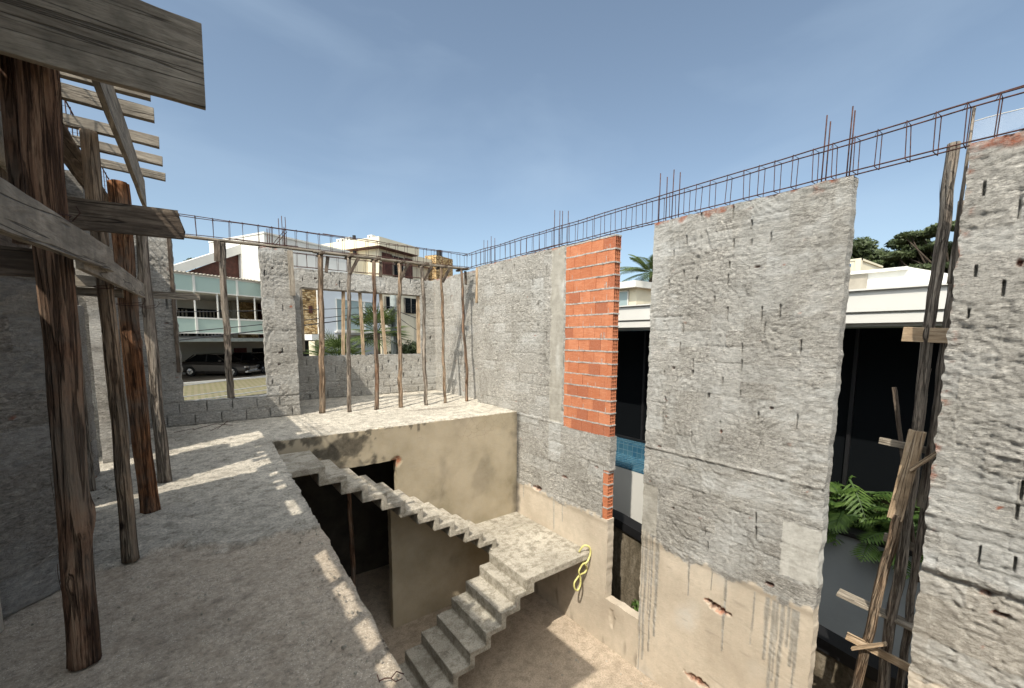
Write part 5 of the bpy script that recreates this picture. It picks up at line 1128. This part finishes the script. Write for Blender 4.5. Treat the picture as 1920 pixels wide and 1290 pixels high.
# boundary wall in the alley
mb = MB(); ys = [-7, 1.4, 5.4, 12]; zt = [-3.0, -2.74, -2.25, -2.1]
for i in range(3): mb.prism([(6.6, ys[i], -3.95), (6.6, ys[i+1], -3.95), (6.6, ys[i+1], zt[i+1]), (6.6, ys[i], zt[i])], (1, 0, 0), .2)
bw = tag(mb.build('boundary_wall', 'mossy'), 'old moss-stained brown wall in the alley, capped with a dark beam', 'wall')
mb = MB()
for i in range(3): mb.prism([(6.55, ys[i], zt[i]), (6.55, ys[i+1], zt[i+1]), (6.55, ys[i+1], zt[i+1]+.17), (6.55, ys[i], zt[i]+.17)], (1, 0, 0), .3)
adopt(bw, mb.build('coping', 'black_metal')); adopt(bw, B((6.5, 5.75, -3.95, 6.6, 5.95, -2.2)).build('post', 'black_metal'))
# plants on the terrace and in the alley
mb = MB(); rd = random.Random(12)
def philo(x, y, z, n, R_, label, seed):
    rd = random.Random(seed); root = empty('terrace_plant', (x, y, z), label, 'plant', 'leafy plants on the terrace'); mb = MB(); c = Vector((x, y, z)); st = MB()
    for k in range(n):
        a = rd.uniform(0, 6.28); el = rd.uniform(.1, 1.3); d = Vector((math.cos(a)*math.cos(el), math.sin(a)*math.cos(el), math.sin(el))); l_ = R_*rd.uniform(.5, 1)
        q = c+d*l_; st.tube([c, c.lerp(q, .5)+Vector((0, 0, .05)), q], .006, 4); d2 = Vector((d.x, d.y, rd.uniform(-.25, .5))).normalized()
        feather(mb, q, d2, R_*rd.uniform(.5, .8), R_*.38, .35, 10, .05, rd, rd.uniform(.2, .9))
    adopt(root, st.build('stems', 'leaf_bright')); adopt(root, mb.build('leaves', 'leaf_bright'))
for i, (x, y, z, s_) in enumerate(((8.7, 2.55, -1.7, .62), (8.75, 2.1, -1.7, .6), (8.65, 1.7, -1.7, .62), (8.8, 1.3, -1.7, .66), (8.7, .9, -1.7, .7), (9.1, 2.4, -1.6, .85), (9.1, 1.5, -1.7, .6), (8.8, .4, -1.7, .7))):
    philo(x, y, z, 26, s_, ['terrace plant against the edge of the free-standing slab wall', 'glossy terrace plant, second from the slab wall', 'terrace plant left of the leaning log', 'terrace plant behind the leaning log', 'terrace plant between the scaffold posts', 'tallest terrace plant, one frond standing above the rest', 'darker terrace plant in the second row', 'terrace plant beside the right-hand wall'][i], 20+i)
shrub((6.3, 4.2, -3.95), .35, 1.35, 'small bright weed growing at the foot of the brown alley wall', 700, .06, 'leaf_bright', 9)
# rubble at the foot of the grey wall
# --- houses and trees beyond the pool house
h2 = empty('beige_house', (21, 17, -1.2), 'small beige house with a white roof slab seen past the brick strip', 'house')
def qpart(mb, name, mat, par=None): o = mb.build(name, mat); adopt(par or h2, o); return o
qpart(B((20, 15.2, -1.2, 25, 23, 4.3)), 'wall', 'cream'); qpart(B((19.5, 14.9, 4.3, 25.5, 23.5, 4.66)), 'roof_slab', 'white_paint')
f = qpart(B((19.93, 15.75, 2.6, 19.999, 16.45, 4.15)), 'window', 'glass_curtain'); qpart(B((19.9, 15.68, 2.6, 19.929, 15.75, 4.2), (19.9, 16.45, 2.6, 19.929, 16.52, 4.2), (19.9, 15.68, 4.15, 19.929, 16.52, 4.2)), 'frame', 'white_paint', f)
m = B((23.5, 14.5, -1.2, 25, 15.15, 3.5)); adopt(h2, m.build('side_wing', 'brick'))
h3 = empty('cream_tower', (23, 6.6, -1.2), 'cream corner tower with tall barred windows and a small blue sign', 'house')
def tpart(mb, name, mat, par=None): o = mb.build(name, mat); adopt(par or h3, o); return o
tpart(B((22, 5.75, -1.2, 25, 9, 4.72), (21.96, 5.70, -1.2, 22.16, 5.90, 4.80), (21.97, 5.7, 4.721, 25.1, 9.1, 4.80)), 'wall', 'cream')
f = tpart(B((21.94, 6.05, 2.2, 21.999, 7.3, 4.22)), 'window', 'glass_dark'); tpart(B(*[(21.91, 6.05+i*.25, 2.2, 21.939, 6.08+i*.25, 4.22) for i in range(6)]+[(21.91, 6.05, 2.3+i*.33, 21.938, 7.3, 2.325+i*.33) for i in range(6)]), 'window_bars', 'offwhite', f)
f = tpart(B((22.45, 5.69, 2.2, 24.4, 5.749, 4.2)), 'window', 'glass_curtain')
s_ = tpart(B((21.93, 6.03, 4.50, 21.999, 6.45, 4.61)), 'sign_plate', 'tile_sign'); tpart(B(*[(21.915, 6.08+i*.055, 4.525, 21.929, 6.11+i*.055, 4.575) for i in range(6)]), 'lettering', 'white_paint', s_)
# trees
GT = 'trees beyond the pool house'
tree((46, 12.6, -1.2), 11.2, 4.2, 'broad dark tree rising behind the cream tower', GT, 26000, .21, 12, .6, 1)
tree((48, 10.0, -1.2), 10.9, 3.4, 'dark rounded tree in the middle of the far tree line', GT, 22000, .21, 12, .6, 2)
tree((44, 8.1, -1.2), 9.6, 2.9, 'airy flat-topped tree with layered branches', GT, 20000, .15, 12, .3, 3, umbrella=True)
tree((42, 6.3, -1.2), 10.9, 2.9, 'highest flat-topped tree leaning over the scaffold post', GT, 20000, .15, 12, .3, 4, umbrella=True)
tree((52, 7.0, -1.2), 9.8, 4.4, 'dark tree low behind the white parapet', GT, 24000, .22, 12, .7, 5)
tree((47, 9.3, -1.2), 10.3, 2.9, 'dark tree filling the gap between the rounded tree and the layered one', GT, 16000, .2, 12, .55, 12)
tree((52, 15.5, -1.2), 10.5, 4, 'dark tree hidden mostly by the slab wall', GT, 9000, .18, 9, .5, 7)
tree((30, 23.3, -1.2), 6.4, 2.0, 'small garden tree beside the feathery palm', GT, 3500, .12, 6, .5, 8)
GL = 'small trees on the skyline at left'
for i, (x, y, h_, r_) in enumerate(((2.0, 62, 11.6, 2.2), (4.6, 64, 12.3, 2.1), (6.9, 66, 13.3, 1.4))):
    tree((x, y, -1.2), h_, r_, ['skyline tree nearest the stone chimney', 'middle skyline tree above the sloping white roof', 'skyline tree just left of the grey pier'][i], GL, 2600, .22, 6, .5, 30+i)
# feathery palm
pr = empty('feather_palm', (22, 15.75, -1.2), 'feathery palm crown showing past the left edge of the free-standing slab wall', 'palm'); T = Vector((22, 15.7, 5.35))
m = MB(); m.tube([(22, 15.75, -1.2), (22.05, 15.8, 2), T], [.2, .15, .12], 10); adopt(pr, m.build('trunk', 'trunk', smooth=True))
mb = MB(); rd = random.Random(5)
for k in range(24):
    a = k*2.4; el = rd.uniform(-.15, 1.25); d = Vector((math.cos(a)*math.cos(el), math.sin(a)*math.cos(el), math.sin(el))); feather(mb, T, d, rd.uniform(2.2, 2.9), .62, .40, 40, .045, rd, rd.uniform(.1, .7))
adopt(pr, mb.build('fronds', 'leaf_palm'))
